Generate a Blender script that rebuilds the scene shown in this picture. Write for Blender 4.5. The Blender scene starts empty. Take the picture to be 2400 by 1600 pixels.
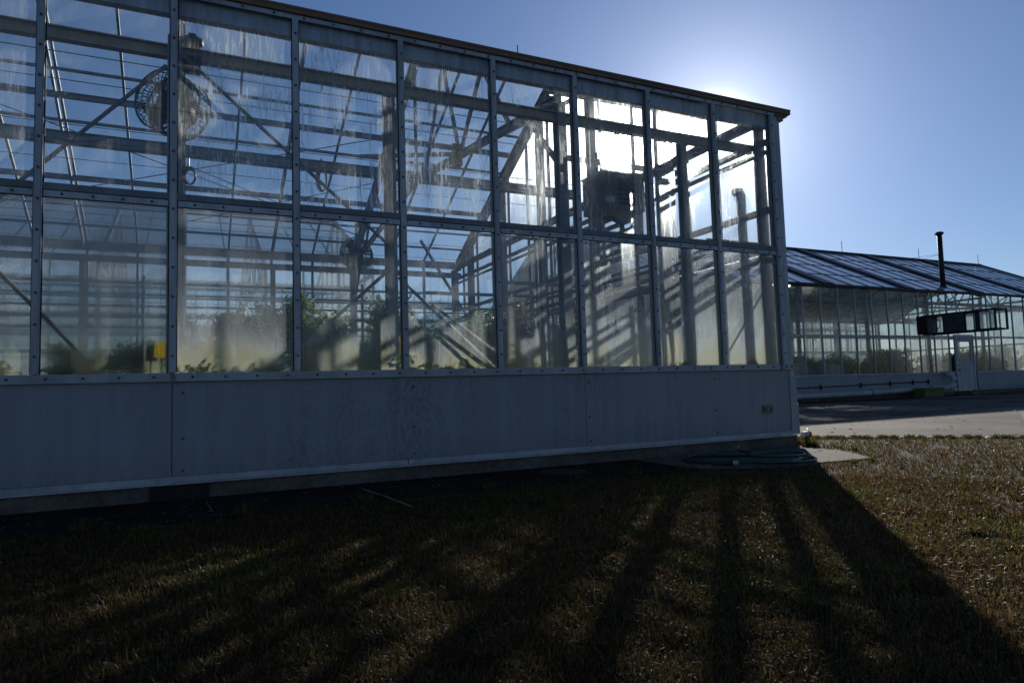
import bpy, math, random
import numpy as np
from mathutils import Vector, Matrix, Quaternion
random.seed(7); rng = np.random.default_rng(11)
R = math.radians
S = bpy.context.scene
K = 0.72            # plan units -> metres (a door leaf comes out at about 2.1 m)

# ------------------------------------------------------------------ camera
F_PX, YAW, PIT, ROL = 1580.5, R(25.718), R(4.012), R(-1.701)
cam_d = bpy.data.cameras.new('camera'); cam = bpy.data.objects.new('camera', cam_d)
S.collection.objects.link(cam); S.camera = cam
fw = Vector((math.sin(YAW)*math.cos(PIT), math.cos(YAW)*math.cos(PIT), math.sin(PIT)))
rt = Vector((math.cos(YAW), -math.sin(YAW), 0)); up = rt.cross(fw)
r2 = math.cos(ROL)*rt + math.sin(ROL)*up; u2 = -math.sin(ROL)*rt + math.cos(ROL)*up
M = Matrix((r2, u2, -fw)).transposed().to_4x4()
M.translation = Vector((0.144, -7.654, 1.02))*K
cam.matrix_world = M
cam_d.sensor_width = 36.0; cam_d.lens = 36.0*F_PX/2400.0
cam_d.clip_start = 0.05; cam_d.clip_end = 3000

# ------------------------------------------------------------------ sky and sun
SUN_AZ, SUN_EL = R(43.4), R(19.7)
W = bpy.data.worlds.new('World'); S.world = W; W.use_nodes = True
nt = W.node_tree; nt.nodes.clear()
sky = nt.nodes.new('ShaderNodeTexSky'); sky.sky_type = 'NISHITA'; sky.sun_disc = False
sky.sun_elevation = SUN_EL; sky.sun_rotation = SUN_AZ
sky.air_density = 1.0; sky.dust_density = 0.12; sky.ozone_density = 4.0; sky.altitude = 0
bg = nt.nodes.new('ShaderNodeBackground'); bg.inputs['Strength'].default_value = 0.068
wo = nt.nodes.new('ShaderNodeOutputWorld')
tn = nt.nodes.new('ShaderNodeMixRGB'); tn.blend_type = 'MULTIPLY'; tn.inputs[0].default_value = 1.0; tn.inputs[2].default_value = (0.91, 0.955, 1.09, 1)
nt.links.new(sky.outputs[0], tn.inputs[1]); 
# solar aureole of the thin high haze round the sun
tcw = nt.nodes.new('ShaderNodeTexCoord'); vn = nt.nodes.new('ShaderNodeVectorMath'); vn.operation = 'NORMALIZE'
dt = nt.nodes.new('ShaderNodeVectorMath'); dt.operation = 'DOT_PRODUCT'
dt.inputs[1].default_value = (math.sin(SUN_AZ)*math.cos(SUN_EL), math.cos(SUN_AZ)*math.cos(SUN_EL), math.sin(SUN_EL))
nt.links.new(tcw.outputs['Generated'], vn.inputs[0]); nt.links.new(vn.outputs[0], dt.inputs[0])
acc = tn.outputs[0]
mxz = nt.nodes.new('ShaderNodeMath'); mxz.operation = 'MAXIMUM'; mxz.inputs[1].default_value = 0.0; nt.links.new(dt.outputs['Value'], mxz.inputs[0])
for n_pow, amp, colr in ((14, 1.6, (0.66, 0.80, 1.2)), (60, 3.2, (0.88, 0.94, 1.1)), (260, 6.5, (0.97, 0.98, 1.0)), (2600, 160.0, (1.0, 0.97, 0.92))):
    pw = nt.nodes.new('ShaderNodeMath'); pw.operation = 'POWER'; pw.inputs[1].default_value = n_pow; nt.links.new(mxz.outputs[0], pw.inputs[0])
    cs = nt.nodes.new('ShaderNodeVectorMath'); cs.operation = 'SCALE'; cs.inputs[0].default_value = tuple(c*amp for c in colr); nt.links.new(pw.outputs[0], cs.inputs['Scale'])
    ad = nt.nodes.new('ShaderNodeVectorMath'); ad.operation = 'ADD'; nt.links.new(acc, ad.inputs[0]); nt.links.new(cs.outputs[0], ad.inputs[1]); acc = ad.outputs[0]
nt.links.new(acc, bg.inputs[0]); nt.links.new(bg.outputs[0], wo.inputs[0])
sd = Vector((math.sin(SUN_AZ)*math.cos(SUN_EL), math.cos(SUN_AZ)*math.cos(SUN_EL), math.sin(SUN_EL)))
sl = bpy.data.lights.new('sun', 'SUN'); sl.energy = 5.0; sl.angle = R(0.53); sl.color = (1.0, 0.95, 0.87)
so = bpy.data.objects.new('sun', sl); S.collection.objects.link(so)
so.rotation_euler = sd.to_track_quat('Z', 'Y').to_euler()
S.view_settings.view_transform = 'Standard'; S.view_settings.look = 'None'
S.view_settings.exposure = 0.02; S.view_settings.gamma = 1.0; S.view_settings.use_curve_mapping = False
S.render.engine = 'CYCLES'
S.cycles.transparent_max_bounces = 64; S.cycles.max_bounces = 7
S.cycles.diffuse_bounces = 3; S.cycles.glossy_bounces = 3; S.cycles.transmission_bounces = 5
S.cycles.use_denoising = True; S.cycles.sample_clamp_indirect = 6.0
S.cycles.use_adaptive_sampling = True; S.cycles.adaptive_threshold = 0.012

# ------------------------------------------------------------------ materials
def mat(name):
    m = bpy.data.materials.new(name); m.use_nodes = True
    t = m.node_tree; t.nodes.clear()
    return m, t, (lambda ty, **kw: _nd(t, ty, kw)), t.links.new
def _nd(t, ty, kw):
    n = t.nodes.new(ty)
    for k, v in kw.items():
        if k.startswith('i_'):
            key = k[2:]
            n.inputs[int(key) if key.isdigit() else key.replace('_', ' ')].default_value = v
        else: setattr(n, k, v)
    return n
def ramp(N, pts):
    r = N('ShaderNodeValToRGB')
    el = r.color_ramp.elements
    while len(el) < len(pts): el.new(0.5)
    for e, (p, c) in zip(el, pts):
        e.position = p; e.color = c if len(c) == 4 else (*c, 1)
    return r
def surf(name, col, rough=0.6, metal=0.0, dirt=(0.6, 0.35), scale=6.0, stretch=(1, 1, 1), bump=0.15, spec=0.4, obj_var=0.0):
    """painted / metal / concrete surface with uneven tone, streaks and grain"""
    m, t, N, L = mat(name)
    tc = N('ShaderNodeTexCoord'); mp = N('ShaderNodeMapping'); mp.inputs['Scale'].default_value = stretch
    L(tc.outputs['Object'], mp.inputs[0])
    n1 = N('ShaderNodeTexNoise', i_Scale=scale, i_Detail=6.0, i_Roughness=0.65); L(mp.outputs[0], n1.inputs['Vector'])
    n2 = N('ShaderNodeTexNoise', i_Scale=scale*7, i_Detail=4.0, i_Roughness=0.7); L(mp.outputs[0], n2.inputs['Vector'])
    c = Vector(col)
    rp = ramp(N, [(0.3, tuple(c*dirt[0])), (0.55, tuple(c)), (0.75, tuple(c*(1+dirt[1]*0.4)))])
    L(n1.outputs['Fac'], rp.inputs[0])
    mx = N('ShaderNodeMixRGB', blend_type='MULTIPLY'); mx.inputs[0].default_value = dirt[1]
    r2_ = ramp(N, [(0.35, (0.55, 0.53, 0.5)), (0.6, (1, 1, 1))]); L(n2.outputs['Fac'], r2_.inputs[0])
    L(rp.outputs[0], mx.inputs[1]); L(r2_.outputs[0], mx.inputs[2])
    b = N('ShaderNodeBsdfPrincipled', i_Roughness=rough, i_Metallic=metal); b.inputs['Specular IOR Level'].default_value = spec
    L(mx.outputs[0], b.inputs['Base Color'])
    bp = N('ShaderNodeBump', i_Strength=bump, i_Distance=0.01); L(n2.outputs['Fac'], bp.inputs['Height']); L(bp.outputs[0], b.inputs['Normal'])
    o = N('ShaderNodeOutputMaterial'); L(b.outputs[0], o.inputs[0])
    return m
MT = {}
MT['alu'] = surf('aluminium_cap', (0.44, 0.455, 0.48), 0.45, 0.3, (0.65, 0.4), 3, (1, 1, .25), 0.1)
MT['alu_dark'] = surf('aluminium_inner', (0.20, 0.21, 0.22), 0.5, 0.4, (0.6, 0.4), 3, (1, 1, .3), 0.1)
MT['curb'] = surf('condensed_curb', (0.50, 0.53, 0.58), 0.5, 0.2, (0.5, 0.5), 4, (3, 1, .3), 0.1)
MT['steel'] = surf('galvanised_steel', (0.24, 0.24, 0.25), 0.5, 0.5, (0.55, 0.5), 4, (1, 1, 1), 0.2)
MT['steel_rust'] = surf('brown_primed_steel', (0.23, 0.17, 0.12), 0.6, 0.2, (0.5, 0.5), 4)
MT['beam'] = surf('buff_painted_beam', (0.42, 0.37, 0.30), 0.5, 0.1, (0.6, 0.4), 3)
MT['screw'] = surf('screw_head', (0.08, 0.08, 0.085), 0.5, 0.3)
MT['seal'] = surf('black_gasket', (0.012, 0.012, 0.012), 0.7)
MT['brown'] = surf('brown_eave_trim', (0.25, 0.155, 0.105), 0.55, 0.0, (0.7, 0.4), 2, (.4, 1, 3), 0.15)
MT['white'] = surf('white_paint', (0.42, 0.43, 0.44), 0.5, 0.0, (0.7, 0.35), 2, (1, 1, .35), 0.1)
def crack(m, sc, wid, dark=0.35):
    t = m.node_tree; N = lambda ty, **kw: _nd(t, ty, kw); L = t.links.new
    pb = [n for n in t.nodes if n.type == 'BSDF_PRINCIPLED'][0]; src = pb.inputs['Base Color'].links[0].from_socket
    ge = N('ShaderNodeNewGeometry'); wn = N('ShaderNodeTexNoise', i_Scale=0.9, i_Detail=4.0); L(ge.outputs['Position'], wn.inputs['Vector'])
    ad = N('ShaderNodeMixRGB', blend_type='ADD'); ad.inputs[0].default_value = 1.0; L(ge.outputs['Position'], ad.inputs[1]); L(wn.outputs['Color'], ad.inputs[2])
    v = N('ShaderNodeTexVoronoi', feature='DISTANCE_TO_EDGE', i_Scale=sc); L(ad.outputs[0], v.inputs['Vector'])
    r = ramp(N, [(0.0, (dark, dark, dark)), (wid, (1, 1, 1))]); L(v.outputs['Distance'], r.inputs[0])
    st = N('ShaderNodeTexNoise', i_Scale=0.35, i_Detail=5.0, i_Roughness=0.7); L(ge.outputs['Position'], st.inputs['Vector'])
    r2_ = ramp(N, [(0.38, (0.45, 0.43, 0.42)), (0.6, (1.15, 1.12, 1.1))]); L(st.outputs['Fac'], r2_.inputs[0])
    m1 = N('ShaderNodeMixRGB', blend_type='MULTIPLY'); m1.inputs[0].default_value = 1; L(src, m1.inputs[1]); L(r.outputs[0], m1.inputs[2])
    m2 = N('ShaderNodeMixRGB', blend_type='MULTIPLY'); m2.inputs[0].default_value = 1; L(m1.outputs[0], m2.inputs[1]); L(r2_.outputs[0], m2.inputs[2])
    L(m2.outputs[0], pb.inputs['Base Color'])
MT['concrete'] = surf('old_concrete', (0.15, 0.13, 0.11), 0.9, 0.0, (0.55, 0.7), 2.5, (1, 1, 1), 0.5, 0.08)
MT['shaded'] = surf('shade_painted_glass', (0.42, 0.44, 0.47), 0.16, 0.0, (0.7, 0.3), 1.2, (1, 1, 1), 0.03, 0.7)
MT['slab'] = surf('driveway_concrete', (0.17, 0.15, 0.13), 0.9, 0.0, (0.6, 0.6), 1.1, (.5, 1, 1), 0.5, 0.08)
crack(MT['slab'], 0.33, 0.012)
MT['asphalt'] = surf('asphalt', (0.055, 0.054, 0.052), 0.85, 0.0, (0.7, 0.5), 2, (1, 1, 1), 0.5, 0.3)
MT['soil'] = surf('soil', (0.035, 0.026, 0.018), 0.95, 0.0, (0.5, 0.6), 5, (1, 1, 1), 0.6, 0.1)
MT['walk'] = surf('dark_walkway', (0.028, 0.025, 0.022), 0.95, 0.0, (0.5, 0.6), 3, (1, 1, 1), 0.5, 0.02)
MT['gravel'] = surf('greenhouse_gravel', (0.16, 0.15, 0.13), 0.9, 0.0, (0.5, 0.6), 6, (1, 1, 1), 0.6, 0.1)
MT['black'] = surf('black_metal', (0.02, 0.02, 0.021), 0.5, 0.3)
MT['dark'] = surf('dark_grey_metal', (0.06, 0.062, 0.068), 0.5, 0.2)
MT['heater'] = surf('grey_enamel', (0.11, 0.115, 0.125), 0.5, 0.1)
MT['hose'] = surf('green_hose', (0.012, 0.055, 0.045), 0.4, 0.0, spec=0.4)
MT['yellow'] = surf('yellow_plastic', (0.75, 0.45, 0.03), 0.5, 0.0, (0.85, 0.15))
def translucent_plastic(name, col):
    m, t, N, L = mat(name); d = N('ShaderNodeBsdfDiffuse'); d.inputs[0].default_value = (*col, 1); tl = N('ShaderNodeBsdfTranslucent'); tl.inputs[0].default_value = (*col, 1)
    mx = N('ShaderNodeMixShader'); mx.inputs[0].default_value = .5; L(d.outputs[0], mx.inputs[1]); L(tl.outputs[0], mx.inputs[2]); o = N('ShaderNodeOutputMaterial'); L(mx.outputs[0], o.inputs[0]); return m
MT['yellow'] = translucent_plastic('yellow_film', (0.95, 0.78, 0.05))
MT['tan'] = surf('tan_plastic', (0.5, 0.33, 0.14), 0.55, 0.0, (0.85, 0.2))
MT['olive'] = surf('olive_plastic', (0.11, 0.11, 0.015), 0.6)
MT['bluepipe'] = surf('pale_blue_pipe', (0.35, 0.45, 0.55), 0.4)
MT['wood'] = surf('weathered_wood', (0.28, 0.2, 0.12), 0.7, 0.0, (0.6, 0.5), 3, (.3, 1, 4))
MT['pot'] = surf('black_plant_pot', (0.02, 0.02, 0.02), 0.5)
MT['stem'] = surf('plant_stem', (0.10, 0.07, 0.04), 0.8)
MT['bark'] = surf('tree_bark', (0.09, 0.07, 0.05), 0.9)

def wall_panel_mat():
    m, t, N, L = mat('wall_panel_paint')
    tc = N('ShaderNodeTexCoord'); ge = N('ShaderNodeNewGeometry'); oi = N('ShaderNodeObjectInfo')
    def noise(sc, sx, sz, d=6.0):
        mp = N('ShaderNodeMapping'); mp.inputs['Scale'].default_value = (sx, 1, sz); L(ge.outputs['Position'], mp.inputs[0])
        n = N('ShaderNodeTexNoise', i_Scale=sc, i_Detail=d, i_Roughness=0.68); L(mp.outputs[0], n.inputs['Vector']); return n
    big = noise(0.9, 1, 0.5, 3.0); run = noise(2.6, 3.3, 0.16); speck = noise(42.0, 1, 0.6)
    thr = ramp(N, [(0.40, (0, 0, 0)), (0.66, (1, 1, 1))]); L(big.outputs['Fac'], thr.inputs[0])
    sp = ramp(N, [(0.44, (1, 1, 1)), (0.56, (0, 0, 0))]); L(speck.outputs['Fac'], sp.inputs[0])
    rr = ramp(N, [(0.42, (1, 1, 1)), (0.62, (0, 0, 0))]); L(run.outputs['Fac'], rr.inputs[0])
    a = N('ShaderNodeMath', operation='MULTIPLY'); L(sp.outputs[0], a.inputs[0]); L(thr.outputs[0], a.inputs[1])
    b = N('ShaderNodeMath', operation='MULTIPLY_ADD', i_1=0.45); L(rr.outputs[0], b.inputs[0]); L(a.outputs[0], b.inputs[2])
    cl = N('ShaderNodeMath', operation='MULTIPLY', i_1=0.42, use_clamp=True); L(b.outputs[0], cl.inputs[0])
    mx = N('ShaderNodeMixRGB'); mx.inputs[1].default_value = (0.31, 0.32, 0.335, 1); mx.inputs[2].default_value = (0.14, 0.145, 0.145, 1)
    sz = N('ShaderNodeSeparateXYZ'); L(ge.outputs['Position'], sz.inputs[0])
    spl = N('ShaderNodeMapRange'); L(sz.outputs['Z'], spl.inputs[0])
    for i_, q_ in enumerate((0.17, 0.42, 0.5, 0.0)): spl.inputs[i_+1].default_value = q_
    sn = noise(16.0, 1, 1.0, 4.0); s2 = N('ShaderNodeMath', operation='MULTIPLY'); L(spl.outputs[0], s2.inputs[0]); L(sn.outputs['Fac'], s2.inputs[1])
    s3 = N('ShaderNodeMath', operation='ADD', use_clamp=True); L(cl.outputs[0], s3.inputs[0]); L(s2.outputs[0], s3.inputs[1]); L(s3.outputs[0], mx.inputs[0])
    p = N('ShaderNodeBsdfPrincipled', i_Roughness=0.6); p.inputs['Specular IOR Level'].default_value = 0.35
    L(mx.outputs[0], p.inputs['Base Color'])
    bp = N('ShaderNodeBump', i_Strength=0.12, i_Distance=0.004); L(speck.outputs['Fac'], bp.inputs['Height']); L(bp.outputs[0], p.inputs['Normal'])
    o = N('ShaderNodeOutputMaterial'); L(p.outputs[0], o.inputs[0]); return m
MT['panel'] = wall_panel_mat()

def glass_mat(name, algae=(0.82, 0.80, 0.55), grime=(0.84, 0.88, 0.93), tint=(0.965, 0.985, 0.98), zaxis=True):
    """wet, dirty horticultural glass. object colour: R fog, G bottom algae/cloud, B droplets and runs"""
    m, t, N, L = mat(name)
    oi = N('ShaderNodeObjectInfo'); sep = N('ShaderNodeSeparateColor'); L(oi.outputs['Color'], sep.inputs[0])
    tc = N('ShaderNodeTexCoord'); ge = N('ShaderNodeNewGeometry')
    gs = N('ShaderNodeSeparateXYZ'); L(tc.outputs['Generated'], gs.inputs[0])
    def noise(sc, s, d=5.0, ro=0.6, dist=0.0):
        mp = N('ShaderNodeMapping'); mp.inputs['Scale'].default_value = s; L(ge.outputs['Position'], mp.inputs[0])
        n = N('ShaderNodeTexNoise', i_Scale=sc, i_Detail=d, i_Roughness=ro, i_Distortion=dist); L(mp.outputs[0], n.inputs['Vector']); return n.outputs['Fac']
    def mth(op, a, b=None, c=None, clamp=False):
        n = N('ShaderNodeMath', operation=op, use_clamp=clamp)
        for i, v in enumerate((a, b, c)):
            if v is None: continue
            if isinstance(v, (int, float)): n.inputs[i].default_value = v
            else: L(v, n.inputs[i])
        return n.outputs[0]
    def mr(v, a, b, c, d):
        n = N('ShaderNodeMapRange'); L(v, n.inputs[0])
        for i, q in enumerate((a, b, c, d)): n.inputs[i+1].default_value = q
        return n.outputs[0]
    patch = noise(1.6, (1, 1, .7), 3); runs = noise(52, (1, 1, .085), 4, 0.62, 1.0); fine = noise(60, (1, 1, 1), 2)
    runs2 = noise(11, (1, 1, .10), 3); wisp = noise(3.0, (1.4, 1, .5), 5)
    h = gs.outputs['Z'] if zaxis else gs.outputs['Y']
    # bottom cloud, ragged along its upper edge
    hh = mth('ADD', h, mth('MULTIPLY', mth('SUBTRACT', wisp, 0.5), 0.8))
    hh = mth('ADD', hh, mth('MULTIPLY', mth('SUBTRACT', runs2, 0.5), 0.35))
    hh = mth('ADD', hh, mth('MULTIPLY', mth('SUBTRACT', runs, 0.5), 0.30))
    low = mth('MULTIPLY', mth('POWER', mr(hh, 0.0, 0.55, 1.0, 0.0), 1.4), sep.outputs['Green'])
    fog = mth('MULTIPLY', mr(patch, 0.35, 0.65, 0.75, 1.15), sep.outputs['Red'])
    zone = mr(noise(2.3, (1, 1, .35), 2), 0.38, 0.56, 0.0, 1.0)
    streak = mth('MULTIPLY', mth('MULTIPLY', mr(runs, 0.52, 0.60, 0.0, 0.85), zone), sep.outputs['Blue'])
    drops = mth('MULTIPLY', mth('MULTIPLY', mr(fine, 0.52, 0.66, 0.0, 1.0), mth('SUBTRACT', 1.15, zone)), mth('MULTIPLY', sep.outputs['Blue'], 0.35))
    film_or_shade = mth('MULTIPLY', zone, mth('MULTIPLY', sep.outputs['Blue'], 0.20))
    tot = mth('ADD', mth('ADD', low, fog), mth('ADD', mth('ADD', streak, drops), film_or_shade), clamp=True)
    tot = mth('SUBTRACT', 1.0, mth('SQRT', mth('SUBTRACT', 1.0, mth('MULTIPLY', tot, 0.95))))   # two faces per pane
    tr = N('ShaderNodeBsdfTransparent'); tr.inputs[0].default_value = (*tint, 1)
    gl = N('ShaderNodeBsdfGlossy', i_Roughness=0.04)
    lw = N('ShaderNodeLayerWeight', i_Blend=0.5); fres = mth('MULTIPLY_ADD', mth('POWER', lw.outputs['Facing'], 4.5), 0.85, 0.035)
    clean = N('ShaderNodeMixShader'); L(fres, clean.inputs[0]); L(tr.outputs[0], clean.inputs[1]); L(gl.outputs[0], clean.inputs[2])
    cm = N('ShaderNodeMixRGB'); cm.inputs[1].default_value = (*grime, 1); cm.inputs[2].default_value = (*algae, 1)
    L(mth('MULTIPLY', mr(hh, 0.0, 0.22, 1.0, 0.0), sep.outputs['Green'], clamp=True), cm.inputs[0])
    df = N('ShaderNodeBsdfDiffuse'); tl = N('ShaderNodeBsdfTranslucent'); L(cm.outputs[0], df.inputs[0]); L(cm.outputs[0], tl.inputs[0])
    rf = N('ShaderNodeBsdfRefraction', i_IOR=1.12, i_Roughness=0.6); rf.inputs[0].default_value = (0.9, 0.92, 0.93, 1)
    d1 = N('ShaderNodeMixShader'); d1.inputs[0].default_value = 0.84; L(df.outputs[0], d1.inputs[1]); L(tl.outputs[0], d1.inputs[2])
    tr2 = N('ShaderNodeBsdfTransparent'); tr2.inputs[0].default_value = (0.97, 0.97, 0.97, 1)
    d2 = N('ShaderNodeMixShader'); d2.inputs[0].default_value = 0.42; L(d1.outputs[0], d2.inputs[1]); L(tr2.outputs[0], d2.inputs[2])
    d3 = N('ShaderNodeMixShader'); d3.inputs[0].default_value = 0.45; L(d2.outputs[0], d3.inputs[1]); L(rf.outputs[0], d3.inputs[2])
    fin = N('ShaderNodeMixShader'); L(tot, fin.inputs[0]); L(clean.outputs[0], fin.inputs[1]); L(d3.outputs[0], fin.inputs[2])
    o = N('ShaderNodeOutputMaterial'); L(fin.outputs[0], o.inputs[0]); return m
MT['glass'] = glass_mat('wet_greenhouse_glass')
MT['glass_shade'] = glass_mat('shade_toned_glass', algae=(0.62, 0.60, 0.40), grime=(0.13, 0.14, 0.145))  # grime and algae colours darkened, painting in the shade of unlit panes
MT['roofglass'] = glass_mat('roof_glass', zaxis=False)

def leaf_mat(name, cols, rough=0.4, transl=0.45):
    m, t, N, L = mat(name)
    at = N('ShaderNodeAttribute', attribute_name='tone')
    rp = ramp(N, cols); L(at.outputs['Fac'], rp.inputs[0])
    p = N('ShaderNodeBsdfPrincipled', i_Roughness=rough); p.inputs['Specular IOR Level'].default_value = 0.17; L(rp.outputs[0], p.inputs['Base Color'])
    tl = N('ShaderNodeBsdfTranslucent'); L(rp.outputs[0], tl.inputs[0])
    mx = N('ShaderNodeMixShader'); mx.inputs[0].default_value = transl; L(p.outputs[0], mx.inputs[1]); L(tl.outputs[0], mx.inputs[2])
    o = N('ShaderNodeOutputMaterial'); L(mx.outputs[0], o.inputs[0]); return m
MT['leaf'] = leaf_mat('plant_leaf', [(0.0, (0.04, 0.06, 0.025)), (0.5, (0.12, 0.19, 0.04)), (0.85, (0.26, 0.36, 0.07)), (1.0, (0.28, 0.24, 0.08))], 0.4, 0.55)
MT['leafdry'] = leaf_mat('dry_leaf', [(0.0, (0.07, 0.055, 0.04)), (0.5, (0.15, 0.11, 0.07)), (1.0, (0.26, 0.2, 0.12))], 0.4, 0.5)
MT['grass'] = leaf_mat('dry_grass', [(0.0, (0.038, 0.023, 0.010)), (0.45, (0.10, 0.060, 0.025)), (0.72, (0.18, 0.12, 0.045)), (0.78, (0.07, 0.082, 0.012)), (1.0, (0.12, 0.13, 0.02))], 0.48, 0.42)

# ------------------------------------------------------------------ mesh helpers (plan units; scaled by K on build)
class MB:
    def __init__(s): s.v = []; s.f = []
    def box(s, x0, x1, y0, y1, z0, z1):
        b = len(s.v)
        s.v += [(x0,y0,z0),(x1,y0,z0),(x1,y1,z0),(x0,y1,z0),(x0,y0,z1),(x1,y0,z1),(x1,y1,z1),(x0,y1,z1)]
        s.f += [tuple(b+i for i in q) for q in ((0,3,2,1),(4,5,6,7),(0,1,5,4),(1,2,6,5),(2,3,7,6),(3,0,4,7))]
        return s
    def cbox(s, c, d): return s.box(c[0]-d[0]/2, c[0]+d[0]/2, c[1]-d[1]/2, c[1]+d[1]/2, c[2]-d[2]/2, c[2]+d[2]/2)
    def bar(s, p0, p1, w, h, upv=(0, 0, 1)):
        p0, p1 = Vector(p0), Vector(p1); d = (p1-p0).normalized(); u = Vector(upv)
        if abs(d.dot(u)) > 0.99: u = Vector((0, 1, 0))
        a = d.cross(u).normalized()*w/2; c = a.cross(d).normalized()*h/2
        b = len(s.v)
        for p in (p0, p1):
            for q in (-a-c, a-c, a+c, -a+c): s.v.append(tuple(p+q))
        s.f += [tuple(b+i for i in q) for q in ((0,1,2,3),(7,6,5,4),(0,4,5,1),(1,5,6,2),(2,6,7,3),(3,7,4,0))]
        return s
    def ibeam(s, p0, p1, w, h, t=0.02, upv=(0, 0, 1)):
        p0, p1 = Vector(p0), Vector(p1); d = (p1-p0).normalized(); u = Vector(upv)
        if abs(d.dot(u)) > 0.99: u = Vector((0, 1, 0))
        a = d.cross(u).normalized(); c = a.cross(d).normalized()*(h/2-t/2)
        s.bar(p0+c, p1+c, w, t, upv); s.bar(p0-c, p1-c, w, t, upv); s.bar(p0, p1, t, h-2*t, upv); return s
    def tube(s, pts, r, n=8, cap=True):
        pts = [Vector(p) for p in pts]; b = len(s.v); m = len(pts)
        ref = Vector((0, 0, 1))
        for i, p in enumerate(pts):
            d = (pts[min(i+1, m-1)]-pts[max(i-1, 0)]).normalized()
            if abs(d.dot(ref)) > 0.95: ref = Vector((1, 0, 0)) if abs(d.x) < 0.9 else Vector((0, 1, 0))
            a = d.cross(ref).normalized(); c = a.cross(d)
            rr = r[i] if isinstance(r, (list, tuple)) else r
            for k in range(n):
                th = 2*math.pi*k/n; s.v.append(tuple(p+a*math.cos(th)*rr+c*math.sin(th)*rr))
        for i in range(m-1):
            for k in range(n):
                k2 = (k+1) % n; s.f.append((b+i*n+k, b+i*n+k2, b+(i+1)*n+k2, b+(i+1)*n+k))
        if cap:
            s.f.append(tuple(b+k for k in reversed(range(n)))); s.f.append(tuple(b+(m-1)*n+k for k in range(n)))
        return s
    def poly(s, pts, z0, z1):
        b = len(s.v); n = len(pts)
        s.v += [(x, y, z0) for x, y in pts] + [(x, y, z1) for x, y in pts]
        s.f.append(tuple(b+i for i in reversed(range(n)))); s.f.append(tuple(b+n+i for i in range(n)))
        for i in range(n): j = (i+1) % n; s.f.append((b+i, b+j, b+n+j, b+n+i))
        return s
    def mesh(s, name, m, org=(0, 0, 0), smooth=False):
        me = bpy.data.meshes.new(name)
        o = Vector(org)
        me.from_pydata([tuple((Vector(v)-o)*K) for v in s.v], [], s.f); me.materials.append(MT[m] if isinstance(m, str) else m)
        if smooth:
            for p in me.polygons: p.use_smooth = True
        me.update(); return me
COL = S.collection
def link(name, data, parent=None, loc=(0, 0, 0), rot=None):
    o = bpy.data.objects.new(name, data); COL.objects.link(o)
    o.location = Vector(loc)*K
    if rot is not None: o.rotation_euler = rot
    if parent is not None: o.parent = parent
    return o
def tag(o, label=None, cat=None, group=None, kind=None):
    if label: o['label'] = label
    if cat: o['category'] = cat
    if group: o['group'] = group
    if kind: o['kind'] = kind
    return o
def thing(name, label, cat, loc=(0, 0, 0), group=None):
    o = link(name, None, None, loc); o.empty_display_size = 0.2
    return tag(o, label, cat, group)
def part(name, mb, m, parent, kind=None, smooth=False, label=None):
    """mb is in world plan units; parent chain holds the origin"""
    org = Vector(); q = parent
    while q is not None: org += q.location/K; q = q.parent
    o = link(name, mb.mesh(name, m, org, smooth), parent)
    return tag(o, label, None, None, kind)
def piece(name, me, parent, wloc, rot=None, color=None):
    org = Vector(); q = parent
    while q is not None: org += q.location/K; q = q.parent
    o = link(name, me, parent, Vector(wloc)-org, rot)
    if color: o.color = color
    return o
def copy_tree(o, parent=None):
    c = o.copy(); COL.objects.link(c); c.parent = parent
    for ch in [x for x in bpy.data.objects if x.parent == o]: copy_tree(ch, c)
    return c
def single(name, mb, m, label, cat, org, group=None, smooth=False):
    o = link(name, mb.mesh(name, m, org, smooth), None, org); return tag(o, label, cat, group)
def leaves(cent, rad, n, size, seed=0, droop=0.3, tone=(0, 1), aspect=0.45, shell=0.35, flat=0.0):
    """n folded leaf faces spread through an ellipsoid: numpy arrays (plan units)"""
    g = np.random.default_rng(seed)
    d = g.normal(size=(n, 3)); d /= np.linalg.norm(d, axis=1)[:, None]
    rr = (shell+(1-shell)*g.random(n)**0.6)[:, None]
    lump = 1+0.28*np.sin(d[:, :1]*5+seed)*np.cos(d[:, 2:3]*4+seed*2)
    c = np.array(cent)+d*rr*np.array(rad)*lump
    ax = g.normal(size=(n, 3)); ax[:, 2] -= droop; ax[:, 2] *= (1-flat); ax /= np.linalg.norm(ax, axis=1)[:, None]
    sd_ = np.cross(ax, g.normal(size=(n, 3))); sd_ /= np.linalg.norm(sd_, axis=1)[:, None]
    nr = np.cross(ax, sd_)
    L_ = (size*(0.6+0.8*g.random(n)))[:, None]; w = L_*aspect/2
    p = np.stack([c, c+ax*L_*.45+sd_*w+nr*w*.35, c+ax*L_, c+ax*L_*.45-sd_*w+nr*w*.35], 1).reshape(-1, 3)
    t = np.clip(tone[0]+(tone[1]-tone[0])*g.random(n), 0, 1)
    return p, t
def leafmesh(name, sets, m, org):
    P = np.concatenate([s[0] for s in sets]); T = np.concatenate([s[1] for s in sets]); n = len(T)
    P = (P-np.array(org))*K
    me = bpy.data.meshes.new(name); me.vertices.add(4*n); me.vertices.foreach_set('co', P.astype(np.float32).ravel())
    tri = np.arange(n)[:, None]*4+np.array([0, 1, 2, 0, 2, 3]); me.loops.add(6*n); me.polygons.add(2*n)
    me.loops.foreach_set('vertex_index', tri.astype(np.int32).ravel())
    me.polygons.foreach_set('loop_start', np.arange(0, 6*n, 3, dtype=np.int32)); me.update(calc_edges=True)
    a = me.attributes.new('tone', 'FLOAT', 'POINT'); a.data.foreach_set('value', np.repeat(T, 4).astype(np.float32))
    me.materials.append(MT[m]); return me

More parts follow.
